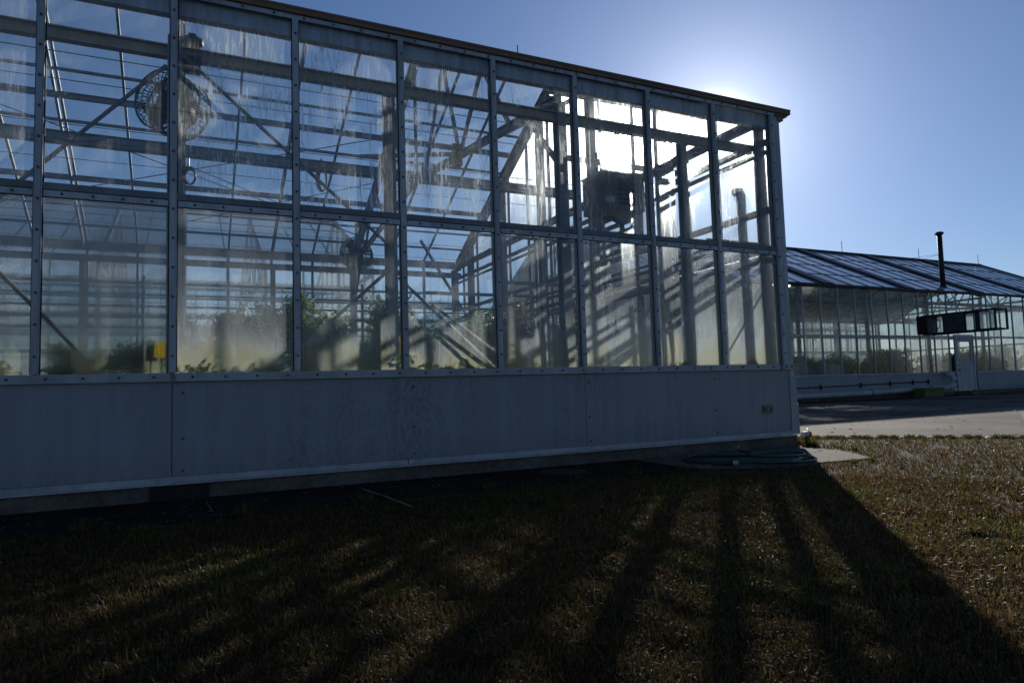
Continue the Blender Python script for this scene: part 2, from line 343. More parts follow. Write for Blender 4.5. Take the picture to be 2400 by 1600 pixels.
# ------------------------------------------------------------------ ground
def sheet(name, pts, z, m, label=None):
    mb = MB(); mb.v = [(x, y, z) for x, y in pts]; mb.f = [tuple(range(len(pts)))]
    o = link(name, mb.mesh(name, m)); return tag(o, label, None, None, 'structure')
sheet('ground', [(-900, -700), (1200, -700), (1200, 1300), (-900, 1300)], -0.012, 'soil')
# concrete yard between the greenhouses, its near edge running back past the corner of the near greenhouse
tag(link('driveway', MB().poly([(9.15, 0.9), (10.2, 0.95), (12.3, -1.4), (40, -8.0), (75, -9), (75, 13.1), (8.95, 13.1)], -0.05, 0.004).mesh('driveway', 'slab')), None, None, None, 'structure')
tag(link('driveway_patch', MB().poly([(13.96, -0.55), (40, -7.6), (75, -8.6), (75, -1.5), (20.5, 3.0)], -0.005, 0.009).mesh('driveway_patch', 'asphalt')), None, None, None, 'structure')
for i, (a, b) in enumerate((((9.3, 4.6), (70, 5.6)), ((9.3, 8.8), (70, 9.6)), ((22, -2.5), (25, 13.0)), ((36, -6.5), (38, 13.0)))):
    d = Vector((b[0]-a[0], b[1]-a[1])).normalized(); n_ = Vector((-d.y, d.x))*0.02
    tag(link('expansion_joint', MB().poly([(a[0]-n_.x, a[1]-n_.y), (b[0]-n_.x, b[1]-n_.y), (b[0]+n_.x, b[1]+n_.y), (a[0]+n_.x, a[1]+n_.y)], 0.0, 0.0135).mesh('expansion_joint', 'asphalt')), None, None, None, 'structure')
tag(link('walkway', MB().poly([(-14, -1.15), (-1.5, -1.3), (1.0, -1.35), (3.2, -1.2), (5.6, -1.35), (5.6, 0.02), (-14, 0.02)], -0.05, 0.012).mesh('walkway', 'walk')), None, None, None, 'structure')
tag(link('concrete_pad', MB().poly([(5.62, -1.2), (6.6, -1.68), (8.0, -1.82), (8.58, -0.85), (8.5, -.1), (8.5, 0.0), (5.62, 0.0)], -0.05, 0.010).mesh('concrete_pad', 'concrete')), None, None, None, 'structure')

# ------------------------------------------------------------------ greenhouses
SLOPE = 0.5
def screws_along(p0, p1, n, off=0.0):
    mb = MB()
    for i in range(n):
        t = (i+0.5)/n; c = Vector(p0).lerp(Vector(p1), t)
        mb.tube([(c.x, c.y+0.004, c.z), (c.x, c.y-0.012, c.z)], 0.0125, 8)
    return mb
def vtube(mb, *a, **k): mb.tube(*a, **k); return mb

GX = [-9.7+1.22*i for i in range(7)]      # columns hidden or cut off at the left
XM = [-8.474, -7.254, -6.034, -4.814, -3.594, -2.374, -1.154, 0, 1.22, 2.44, 3.66, 4.88, 6.1, 7.32, 8.52]
ZS, ZM, ZT = 1.25, 3.03, 5.25
Y1 = 14.0; XE = 8.62; YR = Y1/2; ZE = 5.40; ZR = ZE+YR*SLOPE
G = thing('greenhouse', 'near glass greenhouse with pale lower wall panels and a brown eave', 'greenhouse', (-8.5, 0, 0))
# front glazing: object colour = (fog, bottom algae, droplets)
lookU = {-1.154: (.05, .03, .35), -2.374: (.1, .1, .5), 0: (.10, .04, 1.0), 1.22: (.05, .04, 1.0), 2.44: (.06, .06, 1.0), 3.66: (.03, .06, .7), 4.88: (.03, .08, .8), 6.1: (.03, .06, .5), 7.32: (.08, .08, .6)}
lookL = {-1.154: (.84, .7, .0), -2.374: (.7, .5, .2), 0: (.18, .95, .35), 1.22: (.12, .95, .4), 2.44: (.12, .95, .5), 3.66: (.16, 1.0, .4), 4.88: (.34, 1.0, .4), 6.1: (.42, .95, .35), 7.32: (.54, .9, .3)}
def pane_mesh(w, h, d=0.008, name='pane'):
    return MB().box(-w/2, w/2, -d/2, d/2, -h/2, h/2).mesh(name, 'glass')
for i, x in enumerate(XM[:-1]):
    w = XM[i+1]-x; xc = x+w/2
    piece('pane', pane_mesh(w-.012, ZT-ZM-.05), G, (xc, 0, (ZM+ZT)/2+.01), None, (*lookU.get(x, (.3, .1, .4)), 1))
    o = piece('pane', pane_mesh(w-.012, ZM-ZS-.05), G, (xc, 0, (ZS+ZM)/2), None, (*lookL.get(x, (.4, .5, .4)), 1))
    if x < -.5: o.data.materials[0] = MT['glass_shade']  # lower left panes: missing sun painted into the glass colour
for i, x in enumerate(XM):
    wd = 0.068
    mb = MB().box(x-wd/2, x+wd/2, -.034, -.006, ZS+.035, ZT); mb.box(x-wd/2+.012, x+wd/2-.012, -.042, -.034, ZS+.035, ZT)
    o = part('mullion', mb, 'alu', G)
    part('gasket', MB().box(x-.044, x+.044, -.0065, -.0045, ZS+.035, ZT), 'seal', o)
    part('screw', screws_along((x, -.042, ZS+.05), (x, -.042, ZT-.02), 13), 'screw', o, 'stuff')
    part('glazing_bar', MB().box(x-.03, x+.03, .008, .09, ZS, ZT), 'alu_dark', G)
for i, x in enumerate(XM[:-1]):
    a, b = x+.045, XM[i+1]-.045
    o = part('transom', MB().box(a, b, -.032, -.006, ZM-.04, ZM+.022), 'alu', G)
    part('gasket', MB().box(a, b, -.036, -.006, ZM+.022, ZM+.030).box(a, b, -.030, -.006, ZM-.047, ZM-.040), 'seal', o)
    part('screw', screws_along((a+.02, -.032, ZM-.008), (b-.02, -.032, ZM-.008), 4), 'screw', o, 'stuff')
    part('transom_ledge', MB().box(a-.02, b+.02, -.022, -.0065, ZM+.030, ZM+.10), 'alu_dark', G)
for a, b in ((-8.5, -2.42), (-2.41, -.015), (.03, 8.40), (8.46, 8.70)):
    n = max(2, round((b-a)/.31))
    o = part('sill_rail', MB().box(a, b, -.052, -.004, ZS-.055, ZS+.03), 'white', G)
    part('screw', screws_along((a, -.052, ZS-.01), (b, -.052, ZS-.01), n), 'screw', o, 'stuff')
for xj in (0.008, 8.43): part('sill_joint', MB().box(xj-.022 if xj > 1 else -.012, xj+.025, -.058, -.004, ZS-.065, ZS+.02), 'alu_dark', G)
for a, b in ((-8.5, -2.44), (-2.43, 4.74), (4.75, 7.33), (7.34, 8.60)):
    n = max(2, round((b-a)/.33))
    o = part('head_rail', MB().box(a, b, -.030, -.004, ZT, ZT+.052), 'alu', G)
    part('screw', screws_along((a, -.030, ZT+.026), (b, -.030, ZT+.026), n), 'screw', o, 'stuff')
for a, b in ((-8.6, 4.76), (4.765, 8.55), (8.555, 8.93)):
    mb = MB(); prof = [(0.03, ZT+.055), (-.055, ZT+.058), (-.062, ZT+.080), (-.054, ZT+.098), (-.066, ZT+.118), (-.066, ZT+.138), (.03, ZT+.145)]
    for xx in (a, b): mb.v += [(xx, y, z) for y, z in prof]
    n = len(prof); mb.f += [tuple(range(n)), tuple(reversed(range(n, 2*n)))] + [(i, n+i, n+(i+1) % n, (i+1) % n) for i in range(n)]
    part('eave_trim', mb, 'brown', G)
part('eave_bracket', MB().box(8.66, 8.80, -.02, .2, ZT-.05, ZT+.05).box(8.62, 8.88, -.03, .25, ZT+.02, ZT+.054), 'steel_rust', G)
part('eave_curb', MB().box(-8.5, 8.58, .05, .16, ZT-.17, ZT+.05), 'curb', G)
# lower wall
seams = [-8.5, -4.88, 0.0, 4.88, 8.62]
for a, b in zip(seams, seams[1:]):
    o = part('wall_panel', MB().box(a+.004, b-.004, -.012, .02, .245, ZS-.056), 'panel', G)
mb = MB()
for x in (0.10, 2.52, 4.93, 7.1, -2.36):
    for z in (.30, .62, 1.08): mb.tube([(x, -.010, z), (x, -.022, z)], .013, 8)
part('panel_bolt', mb, 'screw', G, 'stuff')
part('seam_backing', MB().box(-8.4, 8.6, .021, .05, .20, ZS-.05), 'seal', G)
part('base_flashing', MB().box(-8.5, 2.44, -.020, .02, .185, .242).box(2.45, 8.62, -.020, .02, .185, .242), 'white', G)
part('drip_ledge', MB().box(-8.5, .02, -.050, .0, .168, .184).box(.03, 8.68, -.050, .0, .166, .182), 'alu', G)
part('foundation', MB().box(-8.6, 8.72, .0, .25, -.3, .165).box(8.45, 8.72, .25, 14.2, -.3, .165).box(-8.6, 8.45, 13.9, 14.2, -.3, .165), 'concrete', G)
part('access_opening', MB().box(-.20, .34, -.012, -.001, .0, .155), 'seal', G)
part('corner_post', MB().box(8.565, 8.615, -.018, .10, ZS, ZT).box(8.625, 8.665, -.014, .12, .19, ZT).box(8.672, 8.72, -.004, .14, .19, ZT-.05), 'alu', G)
part('corner_flashing', MB().box(8.60, 8.735, -.03, -.02, .19, 1.10).box(8.735, 8.76, -.03, .20, .19, .66), 'white', G)
# end wall on the right (x = XE)
YC = [0.2, 2.6, 5.05, 7.5, 9.9, 12.4, 13.9]
ym = [0.06+1.22*i for i in range(12)]
for i in range(len(ym)-1):
    w = ym[i+1]-ym[i]; yc = ym[i]+w/2
    f = .02+.04*random.random()
    for z0, z1, g_ in ((ZS, 3.05, .3), (3.05, 5.25, .12)):
        me = MB().box(-.004, .004, -w/2+.006, w/2-.006, -(z1-z0)/2+.02, (z1-z0)/2-.02).mesh('pane', 'glass')
        piece('pane', me, G, (XE, yc, (z0+z1)/2), None, (f+.03*random.random(), g_, .3, 1))
    # gable pane following the roof
    ya, yb = ym[i]+.01, ym[i+1]-.01; zr = lambda y: ZE-.05+min(y, Y1-y)*SLOPE
    mb = MB(); b0 = 0
    mb.v = [(XE-.004, ya, 5.3), (XE-.004, yb, 5.3), (XE-.004, yb, zr(yb)), (XE-.004, ya, zr(ya)), (XE+.004, ya, 5.3), (XE+.004, yb, 5.3), (XE+.004, yb, zr(yb)), (XE+.004, ya, zr(ya))]
    mb.f = [(0, 1, 2, 3), (7, 6, 5, 4), (0, 4, 5, 1), (1, 5, 6, 2), (2, 6, 7, 3), (3, 7, 4, 0)]
    o = part('pane', mb, 'glass', G); o.color = (.12, .1, .6, 1)
for y in ym: part('glazing_bar', MB().box(XE-.07, XE-.01, y-.025, y+.025, ZS, ZE-.05+min(y, Y1-y)*SLOPE), 'alu_dark', G)
for y in YC: part('end_column', MB().ibeam((XE-(.16 if y < 1 else .22), y, .0), (XE-(.16 if y < 1 else .22), y, ZE-.3+min(y, Y1-y)*SLOPE), .16, (.10 if y < 1 else .2), .02, (0, 1, 0)), 'steel', G)
for z, h in ((3.12, .085), (2.95, .075), (3.75, .10), (4.86, .09), (4.70, .06), (ZS+.02, .06)):
    part('end_girt', MB().box(XE-.12, XE-.05, .1, 13.9, z-h/2, z+h/2), 'steel', G)
part('wall_panel', MB().box(XE-.01, XE+.03, .1, 14, .19, ZS-.01), 'panel', G)
# far wall (y = Y1)
for i in range(len(XM)-1):
    w = XM[i+1]-XM[i]
    for z0, z1 in ((ZS, 3.05), (3.05, 5.25)):
        piece('pane', pane_mesh(w-.012, z1-z0-.04), G, (XM[i]+w/2, Y1, (z0+z1)/2), None, (.22, .5, .4, 1))
for x in XM: part('glazing_bar', MB().box(x-.03, x+.03, Y1-.09, Y1+.02, ZS, ZE), 'alu_dark', G)
for z, h in ((3.05, .10), (ZS, .08), (4.3, .06), (3.9, .05)): part('far_girt', MB().box(-8.5, XE-.1, Y1-.16, Y1-.10, z-h/2, z+h/2), 'steel', G)
part('wall_panel', MB().box(-8.5, XE, Y1, Y1+.04, .19, ZS-.05), 'panel', G)
part('far_gutter', MB().box(-8.5, XE, Y1-.12, Y1+.12, 5.22, 5.42), 'steel', G)
# left end wall, out of the picture, closes the building
part('wall_panel', MB().box(-8.54, -8.50, .1, 14, .19, ZS), 'panel', G)
for i in range(len(ym)-1):
    me = MB().box(-.004, .004, -.6, .6, -1.95, 1.95).mesh('pane', 'glass'); piece('pane', me, G, (-8.52, ym[i]+.61, 3.25), None, (.3, .4, .4, 1))
# roof: panes on both slopes, rafters, purlins, ridge
ang = math.atan(SLOPE); SL = YR/math.cos(ang)
rows = 4
for side in (0, 1):
    for i in range(len(XM)-1):
        w = XM[i+1]-XM[i]
        for r in range(rows):
            t = (r+.5)/rows; y = YR*t if side == 0 else Y1-YR*t; z = ZE+YR*t*SLOPE+.02
            me = MB().box(-w/2+.02, w/2-.02, -SL/rows/2+.004, SL/rows/2-.004, -.004, .004).mesh('roof_pane', 'roofglass')
            piece('roof_pane', me, G, (XM[i]+w/2, y, z), (ang if side == 0 else -ang, 0, 0), (.03+.06*random.random(), .04, .25, 1))
    for x in XM:
        y0_, y1_ = (0, YR) if side == 0 else (Y1, YR)
        part('roof_bar', MB().bar((x, y0_, ZE-.02), (x, y1_, ZR-.02), .05, .07), 'alu_dark', G)
for y, w, h in ((7.9, .07, .08), (8.68, .07, .05), (9.3, .09, .13), (9.95, .06, .06), (10.6, .05, .05), (11.6, .09, .125), (12.5, .05, .05), (13.2, .05, .06), (1.5, .07, .1), (3.2, .07, .1), (5.0, .07, .1)):
    z = ZE+min(y, Y1-y)*SLOPE-.09
    part('purlin', MB().ibeam((-8.5, y, z), (XE-.03, y, z), w, h, .014) if h > .12 else MB().bar((-8.5, y, z), (XE-.03, y, z), w, h), 'steel', G)
part('ridge_beam', MB().box(-8.5, XE, YR-.08, YR+.08, ZR-.12, ZR+.05), 'alu_dark', G)
part('eave_beam', MB().ibeam((-8.5, .42, 4.83), (XE-.1, .42, 4.83), .1, .14, .014), 'beam', G)
part('eave_beam', MB().ibeam((-8.5, Y1-.42, 4.9), (XE-.1, Y1-.42, 4.9), .1, .17, .014), 'steel', G)
def truss(x):
    part('column', MB().ibeam((x, .42, 0), (x, .42, 5.0), .14, .15, .018, (0, 1, 0)), 'steel', G)
    part('column', MB().ibeam((x, Y1-.42, 0), (x, Y1-.42, 5.0), .14, .15, .018, (0, 1, 0)), 'steel', G)
    part('top_chord', MB().ibeam((x, .3, ZE-.08), (x, YR, ZR-.24), .10, .14, .016).ibeam((x, Y1-.3, ZE-.16), (x, YR, ZR-.30), .14, .26, .02), 'steel', G)
    part('bottom_chord', MB().ibeam((x, .35, 5.10), (x, YR, 5.88), .09, .13, .016).ibeam((x, Y1-.35, 5.10), (x, YR, 5.88), .09, .13, .016), 'steel', G)
    for s in (1, -1):
        f_ = (lambda y: y) if s == 1 else (lambda y: Y1-y)
        top = lambda y: (x, f_(y), ZE-.08+y*.478); bot = lambda y: (x, f_(y), 5.10+(y-.35)*.117)
        for a, b in ((2.0, 3.1), (4.26, 3.1), (4.26, 5.1), (6.4, 5.1)): part('web', MB().bar(bot(a), top(b), .06, .06), 'steel', G)
    part('web', MB().bar((x, YR, 5.88), (x, YR, ZR-.24), .06, .06), 'steel', G)
    # knee braces and far leg haunch
    part('knee_brace', MB().bar((x, .5, 4.2), (x, 1.4, 5.2), .06, .06).bar((x, Y1-.5, 4.0), (x, Y1-1.5, 5.2), .07, .09), 'steel', G)
for x in (-4.88, 0, 4.88): truss(x)
for x in (2.40, 7.05): part('column', MB().ibeam((x, .40, 0), (x, .40, 4.75), .13, .13, .018, (0, 1, 0)), 'steel', G)
for x in (2.44, -2.44): part('column', MB().ibeam((x, Y1-.42, 0), (x, Y1-.42, 4.9), .13, .13, .018, (0, 1, 0)), 'steel', G)
part('end_truss', MB().ibeam((XE-.15, .3, ZE-.12), (XE-.15, YR, ZR-.26), .12, .22, .02).ibeam((XE-.18, Y1-.3, ZE-.18), (XE-.18, YR, ZR-.32), .16, .32, .02).ibeam((XE-.2, .2, 5.2), (XE-.2, 13.8, 5.2), .1, .16, .02), 'steel', G)
for x in (2.44, -2.44):      # light intermediate frames
    part('intermediate_rafter', MB().bar((x, .3, ZE-.1), (x, YR, ZR-.2), .05, .09).bar((x, Y1-.3, ZE-.1), (x, YR, ZR-.2), .05, .09), 'steel', G)
for a, b in (((3.2, 5.4, 5.7), (4.88, 4.3, 5.6)), ((4.88, 6.4, 5.85), (7.3, 3.6, 6.9)), ((6.1, 10.5, 5.3), (8.4, 12.4, 3.1)), ((5.2, 9.9, 3.3), (8.4, 9.9, 3.3)), ((5.2, 7.5, 3.35), (8.4, 7.5, 3.35)), ((6.2, 5.05, 3.25), (8.4, 5.05, 3.25))):
    part('strut', MB().bar(a, b, .06, .07), 'steel', G)
part('pipe_run', MB().tube([(8.28, .9, 3.22), (8.28, 13.6, 3.3)], .04, 8).tube([(8.15, .9, 3.30), (8.15, 13.6, 3.36)], .03, 8).tube([(8.1, 2.0, 2.78), (8.1, 13.6, 2.85)], .035, 8), 'steel', G, None, True)
# brace rods in the front wall and wires in the roof
for a, b in (((.06, .3, 4.78), (2.36, .3, 2.80)), ((-.08, .3, 4.62), (-2.36, .3, 2.10)), ((.92, .3, 1.2), (2.36, .3, 2.52)), ((2.46, .3, 2.42), (4.86, .3, .25)),
             ((2.9, .34, 2.1), (4.86, .34, .7)), ((-1.62, .3, 2.42), (-.5, .3, 1.12)), ((0.06, .34, .35), (.92, .3, 1.2)), ((7.35, .3, 1.2), (8.5, .3, 2.6))):
    part('brace_rod', MB().tube([a, b], .021, 8), 'steel', G)
for a, b in (((-4.8, 12.9, 5.9), (4.8, 9.0, 7.6)), ((-4.8, 9.0, 7.6), (4.8, 12.9, 5.9)), ((0, 12.9, 5.9), (4.8, 10.8, 6.9)), ((0, 10.8, 6.9), (4.8, 12.9, 5.9)),
             ((8.3, 7.5, 4.2), (8.3, 9.9, 1.4)), ((8.3, 9.9, 4.2), (8.3, 7.5, 1.4)), ((8.35, 2.6, 3.0), (8.35, 5.05, .6)), ((8.35, 2.6, .6), (8.35, 5.05, 3.0)), ((8.35, 5.05, 3.2), (8.35, 2.6, 5.0))):
    part('brace_wire', MB().tube([a, b], .013, 5), 'steel', G)
for y, z in ((1.0, 4.9), (2.0, 5.0), (4.0, 5.15), (6.0, 5.25), (8.5, 5.25), (10.5, 5.2), (12.2, 5.15)):
    part('curtain_wire', MB().tube([(-8.4, y, z), (8.4, y, z)], .006, 4), 'steel', G)
for y, z, r in ((5.4, 5.34, .032), (5.65, 5.40, .028), (12.2, 3.75, .035), (12.2, 3.45, .03), (13.3, 3.3, .06), (13.3, 2.35, .05)):
    part('service_pipe', MB().tube([(-8.3, y, z), (8.3, y, z)], r, 8), 'steel', G, None, True)
part('purlin', MB().ibeam((-8.5, 5.9, 5.62), (8.45, 5.9, 5.62), .10, .13, .014), 'steel', G)
part('floor', MB().box(-8.5, 8.6, .25, 13.9, -.05, .03), 'gravel', G)
part('lightning_rod', MB().tube([(7.6, YR, ZR), (7.6, YR, ZR+.75)], .012, 6), 'black', G)

# ---- simpler greenhouse of the same family, for the ones farther away
def greenhouse(label, x0, x1, y0, y1, ztop=5.5, zsill=1.22, zmid=3.1, door=None, bands=(), full=True, rods=(), group='greenhouses behind the near one', glassc=(.30, .3, .45, 1), film_or_shade=False):
    g = thing('greenhouse', label, 'greenhouse', (x0, y0, 0), group)
    yr = (y0+y1)/2; hw = yr-y0; zr = ztop+hw*SLOPE; a_ = math.atan(SLOPE); sl = hw/math.cos(a_)
    n = round((x1-x0)/1.22); st = (x1-x0)/n
    pm = {}
    def pm_(w, h, key):
        if key not in pm: pm[key] = MB().box(-w/2, w/2, -.004, .004, -h/2, h/2).mesh('pane', 'glass_shade' if film_or_shade and key != 'b' else 'glass')  # darker front panes carry shade in their glass colour
        return pm[key]
    isdoor = lambda xc: door and door[0]-.35 < xc < door[1]+.1
    for i in range(n):
        xc = x0+(i+.5)*st; c = (glassc[0]*(.7+.6*random.random()), glassc[1], glassc[2], 1)
        piece('pane', pm_(st-.05, ztop-zmid-.1, 'u'), g, (xc, y0, (ztop+zmid)/2), None, c)
        if not isdoor(xc): piece('pane', pm_(st-.05, zmid-zsill-.08, 'l'), g, (xc, y0, (zmid+zsill)/2), None, c)
        if full:
            piece('pane', pm_(st-.05, ztop-zsill-.1, 'b'), g, (xc, y1, (ztop+zsill)/2), None, (.3, .4, .3, 1))
    mm = MB().box(-.03, .03, -.04, .03, zsill, ztop).mesh('mullion', 'alu')
    for i in range(n+1):
        if not isdoor(x0+i*st): piece('mullion', mm, g, (x0+i*st, y0, 0))
    if full:
        mb = MB()
        for i in range(0, n+1, 2): mb.box(x0+i*st-.05, x0+i*st+.05, y1-.1, y1, .1, ztop)
        part('far_wall_frame', mb.box(x0, x1, y1-.05, y1, zmid-.05, zmid+.05), 'steel', g, 'stuff')
    segs = [(x0, x1)] if not door else [(x0, door[0]-.1), (door[1]+.1, x1)]
    for a, b in segs:
        part('transom', MB().box(a, b, y0-.045, y0-.005, zmid-.04, zmid+.04), 'alu', g)
        part('sill_rail', MB().box(a, b, y0-.06, y0, zsill-.06, zsill+.03), 'white', g)
        k = max(1, round((b-a)/4.88)); s_ = (b-a)/k
        for j in range(k): part('wall_panel', MB().box(a+j*s_+.004, a+(j+1)*s_-.004, y0-.02, y0+.03, .2, zsill-.06), 'panel', g)
    part('foundation', MB().box(x0, x1, y0, y0+.2, -.2, .2), 'concrete', g)
    part('eave_gutter', MB().box(x0-.05, x1+.05, y0-.16, y0+.05, ztop, ztop+.13), 'black', g)
    # roof
    rows_ = 4; bw = sl/rows_
    rm = MB().box(-st/2+.01, st/2-.01, -bw/2+.002, bw/2-.002, -.004, .004).mesh('roof_pane', 'roofglass')
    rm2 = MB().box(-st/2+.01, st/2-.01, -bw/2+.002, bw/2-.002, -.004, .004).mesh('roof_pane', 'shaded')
    for side in ((0, 1) if full else (0,)):
        for i in range(n):
            xc = x0+(i+.5)*st
            for r in range(rows_):
                t = (r+.5)/rows_; y = y0+hw*t if side == 0 else y1-hw*t
                pc = piece('roof_pane', rm, g, (xc, y, ztop+.13+hw*t*SLOPE), (a_ if side == 0 else -a_, 0, 0), (.25+.2*random.random(), .1, .3, 1))
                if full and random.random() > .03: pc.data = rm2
        ya = y0-.1 if side == 0 else y1+.1
        rb = MB().bar((0, ya, ztop+.145-.05), (0, yr, zr+.145), .035, .03).mesh('roof_bar', 'black')
        for i in range(n+1): piece('roof_bar', rb, g, (x0+i*st, 0, 0))
        for r in range(1, rows_):
            t = r/rows_; y = y0+hw*t if side == 0 else y1-hw*t
            part('roof_rail', MB().box(x0, x1, y-.025, y+.025, ztop+.12+hw*t*SLOPE, ztop+.148+hw*t*SLOPE), 'black', g)
    for b in bands:
        part('roof_vent_band', MB().bar((b, y0-.08, ztop+.16), (b, yr, zr+.21), .7, .06), 'black', g)
    part('ridge_cap', MB().box(x0-.05, x1+.05, yr-.12, yr+.12, zr+.10, zr+.22), 'black', g)
    for xr, h in rods: part('lightning_rod', MB().tube([(xr, yr, zr+.2), (xr, yr, zr+h)], .018, 6), 'black', g)
    # interior frame
    for i in range(0, n+1, 4):
        x = x0+i*st
        mb = MB()
        for y in (y0+.3, y1-.3): mb.box(x-.07, x+.07, y-.07, y+.07, 0, ztop-.1)
        part('column', mb, 'steel', g)
        tb = MB().bar((x, y0+.2, ztop-.02), (x, yr, zr-.1), .1, .14).bar((x, y1-.2, ztop-.02), (x, yr, zr-.1), .1, .14).bar((x, y0+.2, ztop-.1), (x, y1-.2, ztop-.1), .1, .12)
        for q in range(6):
            ya, yb = y0+hw*2*q/6, y0+hw*2*(q+1)/6; yt = (ya+yb)/2
            zt = ztop+min(yt-y0, y1-yt)*SLOPE-.1
            tb.bar((x, ya+.1, ztop-.1), (x, yt, zt), .06, .06).bar((x, yb-.1, ztop-.1), (x, yt, zt), .06, .06)
        part('truss', tb, 'steel', g)
    mb = MB()
    for y, z in ((y0+.6, ztop-.5), (y0+2, ztop-.2), (y0+4, ztop-.15), (y1-2, ztop-.2), (y1-4, ztop-.15), (y0+3, 3.4), (y0+6.5, 3.6), (y1-.5, 3.1)):
        mb.box(x0+.1, x1-.1, y-.05, y+.05, z-.06, z+.06)
    part('service_rail', mb, 'steel', g, 'stuff')
    # gable ends
    for xx, ex in ((x0, -1), (x1, 1)):
        for i in range(11):
            ya = y0+(y1-y0)*i/11+.03; yb = y0+(y1-y0)*(i+1)/11-.03
            zz = lambda y: ztop+.05+min(y-y0, y1-y)*SLOPE
            mb = MB(); mb.v = [(xx+d, y, z) for d in (-.004, .004) for y, z in ((ya, zsill), (yb, zsill), (yb, zz(yb)), (ya, zz(ya)))]
            mb.f = [(0, 1, 2, 3), (7, 6, 5, 4), (0, 4, 5, 1), (1, 5, 6, 2), (2, 6, 7, 3), (3, 7, 4, 0)]
            o = part('pane', mb, 'glass', g); o.color = (.15, .2, .4, 1)
            part('gable_bar', MB().box(xx-.04, xx+.04, ya-.06, ya, zsill, zz(ya)), 'alu_dark', g)
        part('gable_rafter', MB().bar((xx, y0-.1, ztop+.10), (xx, yr, zr+.16), .1, .16).bar((xx, y1+.1, ztop+.10), (xx, yr, zr+.16), .1, .16).box(xx-.05, xx+.05, y0, y1, ztop-.05, ztop+.08).box(xx-.05, xx+.05, y0, y1, zmid-.05, zmid+.05), 'steel', g)
        part('wall_panel', MB().box(xx-.03, xx+.03, y0+.04, y1, .1, zsill-.02), 'panel', g)
    return g
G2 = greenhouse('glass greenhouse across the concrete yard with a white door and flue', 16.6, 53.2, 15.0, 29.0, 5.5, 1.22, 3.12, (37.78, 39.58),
                (34.29, 40.39, 46.49, 28.19, 22.09), True, ((38.4, .95), (46.2, .95), (53.1, .95)), glassc=(.55, .15, .2, 1), film_or_shade=True)
greenhouse('smaller-looking greenhouse whose gable peak shows through the near greenhouse end wall', 21.4, 54.0, 31.0, 43.0, 5.6, 1.2, 3.1, full=False)
greenhouse('farthest greenhouse ridge low behind the others, seen through the near greenhouse', 22.0, 60.0, 52.0, 64.0, 5.6, 1.2, 3.1, full=False)
greenhouse('greenhouse directly behind the near one, seen through its left panes', -22.0, 6.2, 16.4, 30.4, 5.3, 1.2, 3.05, full=False)

# details that belong to the far greenhouse
dx0, dx1, dy = 37.78, 39.58, 15.0
dr = part('door', MB().box(dx0+.1, dx0+.28, dy-.05, dy+.02, .22, 3.1).box(dx1-.42, dx1-.24, dy-.05, dy+.02, .22, 3.1).box(dx0+.28, dx1-.42, dy-.05, dy+.02, 2.86, 3.1).box(dx0+.28, dx1-.42, dy-.05, dy+.02, .22, 1.78), 'white', G2)
o = part('window', MB().box(dx0+.28, dx1-.42, dy-.02, dy-.01, 1.78, 2.86), 'glass', dr); o.color = (.3, .1, .2, 1)
part('handle', MB().box(dx0+.14, dx0+.30, dy-.12, dy-.05, 1.30, 1.36).cbox((dx0+.18, dy-.06, 1.55), (.07, .04, .07)), 'black', dr)
part('door_frame', MB().box(dx0, dx0+.09, dy-.08, dy+.02, .2, 3.25).box(dx1-.23, dx1-.14, dy-.08, dy+.02, .2, 3.25).box(dx0+.09, dx1-.23, dy-.08, dy+.02, 3.11, 3.25), 'alu', G2)
o = part('pane', MB().box(dx1-.13, dx1+.1, dy-.01, dy, 1.25, 3.1), 'glass', G2); o.color = (.3, .3, .3, 1)
part('step', MB().box(dx0-.2, dx1+.4, dy-.9, dy-.05, -.02, .16), 'concrete', G2)
# projecting framed box over the door
H = thing('louvred_duct_box', 'dark metal framed box jutting out of the far greenhouse wall above the white door', 'vent box', (35.4, 11.3, 3.2))
fx0, fx1, fy0, fy1, fz0, fz1 = 35.0, 35.95, 11.3, 14.9, 3.22, 4.17
mb = MB()
for y in (fy0, fy0+.75, fy0+1.4, fy0+2.45, fy1):
    for x in (fx0, fx1): mb.box(x-.04, x+.04, y-.04, y+.04, fz0, fz1)
for x in (fx0, fx1):
    for z in (fz0, fz1): mb.box(x-.045, x+.045, fy0-.04, fy1, z-.04, z+.04)
for y in (fy0, fy1):
    for z in (fz0, fz1): mb.box(fx0+.05, fx1-.05, y-.04, y+.04, z-.035, z+.035)
part('frame', mb, 'black', H)
part('side_panel', MB().box(fx0-.02, fx0+.02, fy0+1.44, fy0+2.41, fz0+.04, fz1-.04), 'dark', H)
mb = MB()
for k in range(9): mb.bar((fx0, fy0+.79, fz0+.1+k*.095), (fx0, fy0+1.36, fz0+.1+k*.095), .08, .03)
part('louvre', mb, 'black', H)
part('fan_guard', vtube(MB(), [(fx0+.1+.0, fy0+3.0+.3*math.cos(t), 3.7+.3*math.sin(t)) for t in np.linspace(0, 2*math.pi, 17)], .02, 6), 'black', H)
part('top_panel', MB().box(fx0+.05, fx1-.05, fy0+.8, fy1, fz1+.0, fz1+.03), 'dark', H)
for y0_, y1_ in ((fy0+.04, fy0+.71), (fy0+2.5, fy1-.05)):
    o = part('side_pane', MB().box(fx0-.005, fx0+.005, y0_, y1_, fz0+.04, fz1-.04), 'glass', H); o.color = (.25, .2, .5, 1)
H2 = thing('open_vent_sash', 'dark open vent sash left of the framed box on the far greenhouse wall', 'vent', (34.5, 14.7, 3.2))
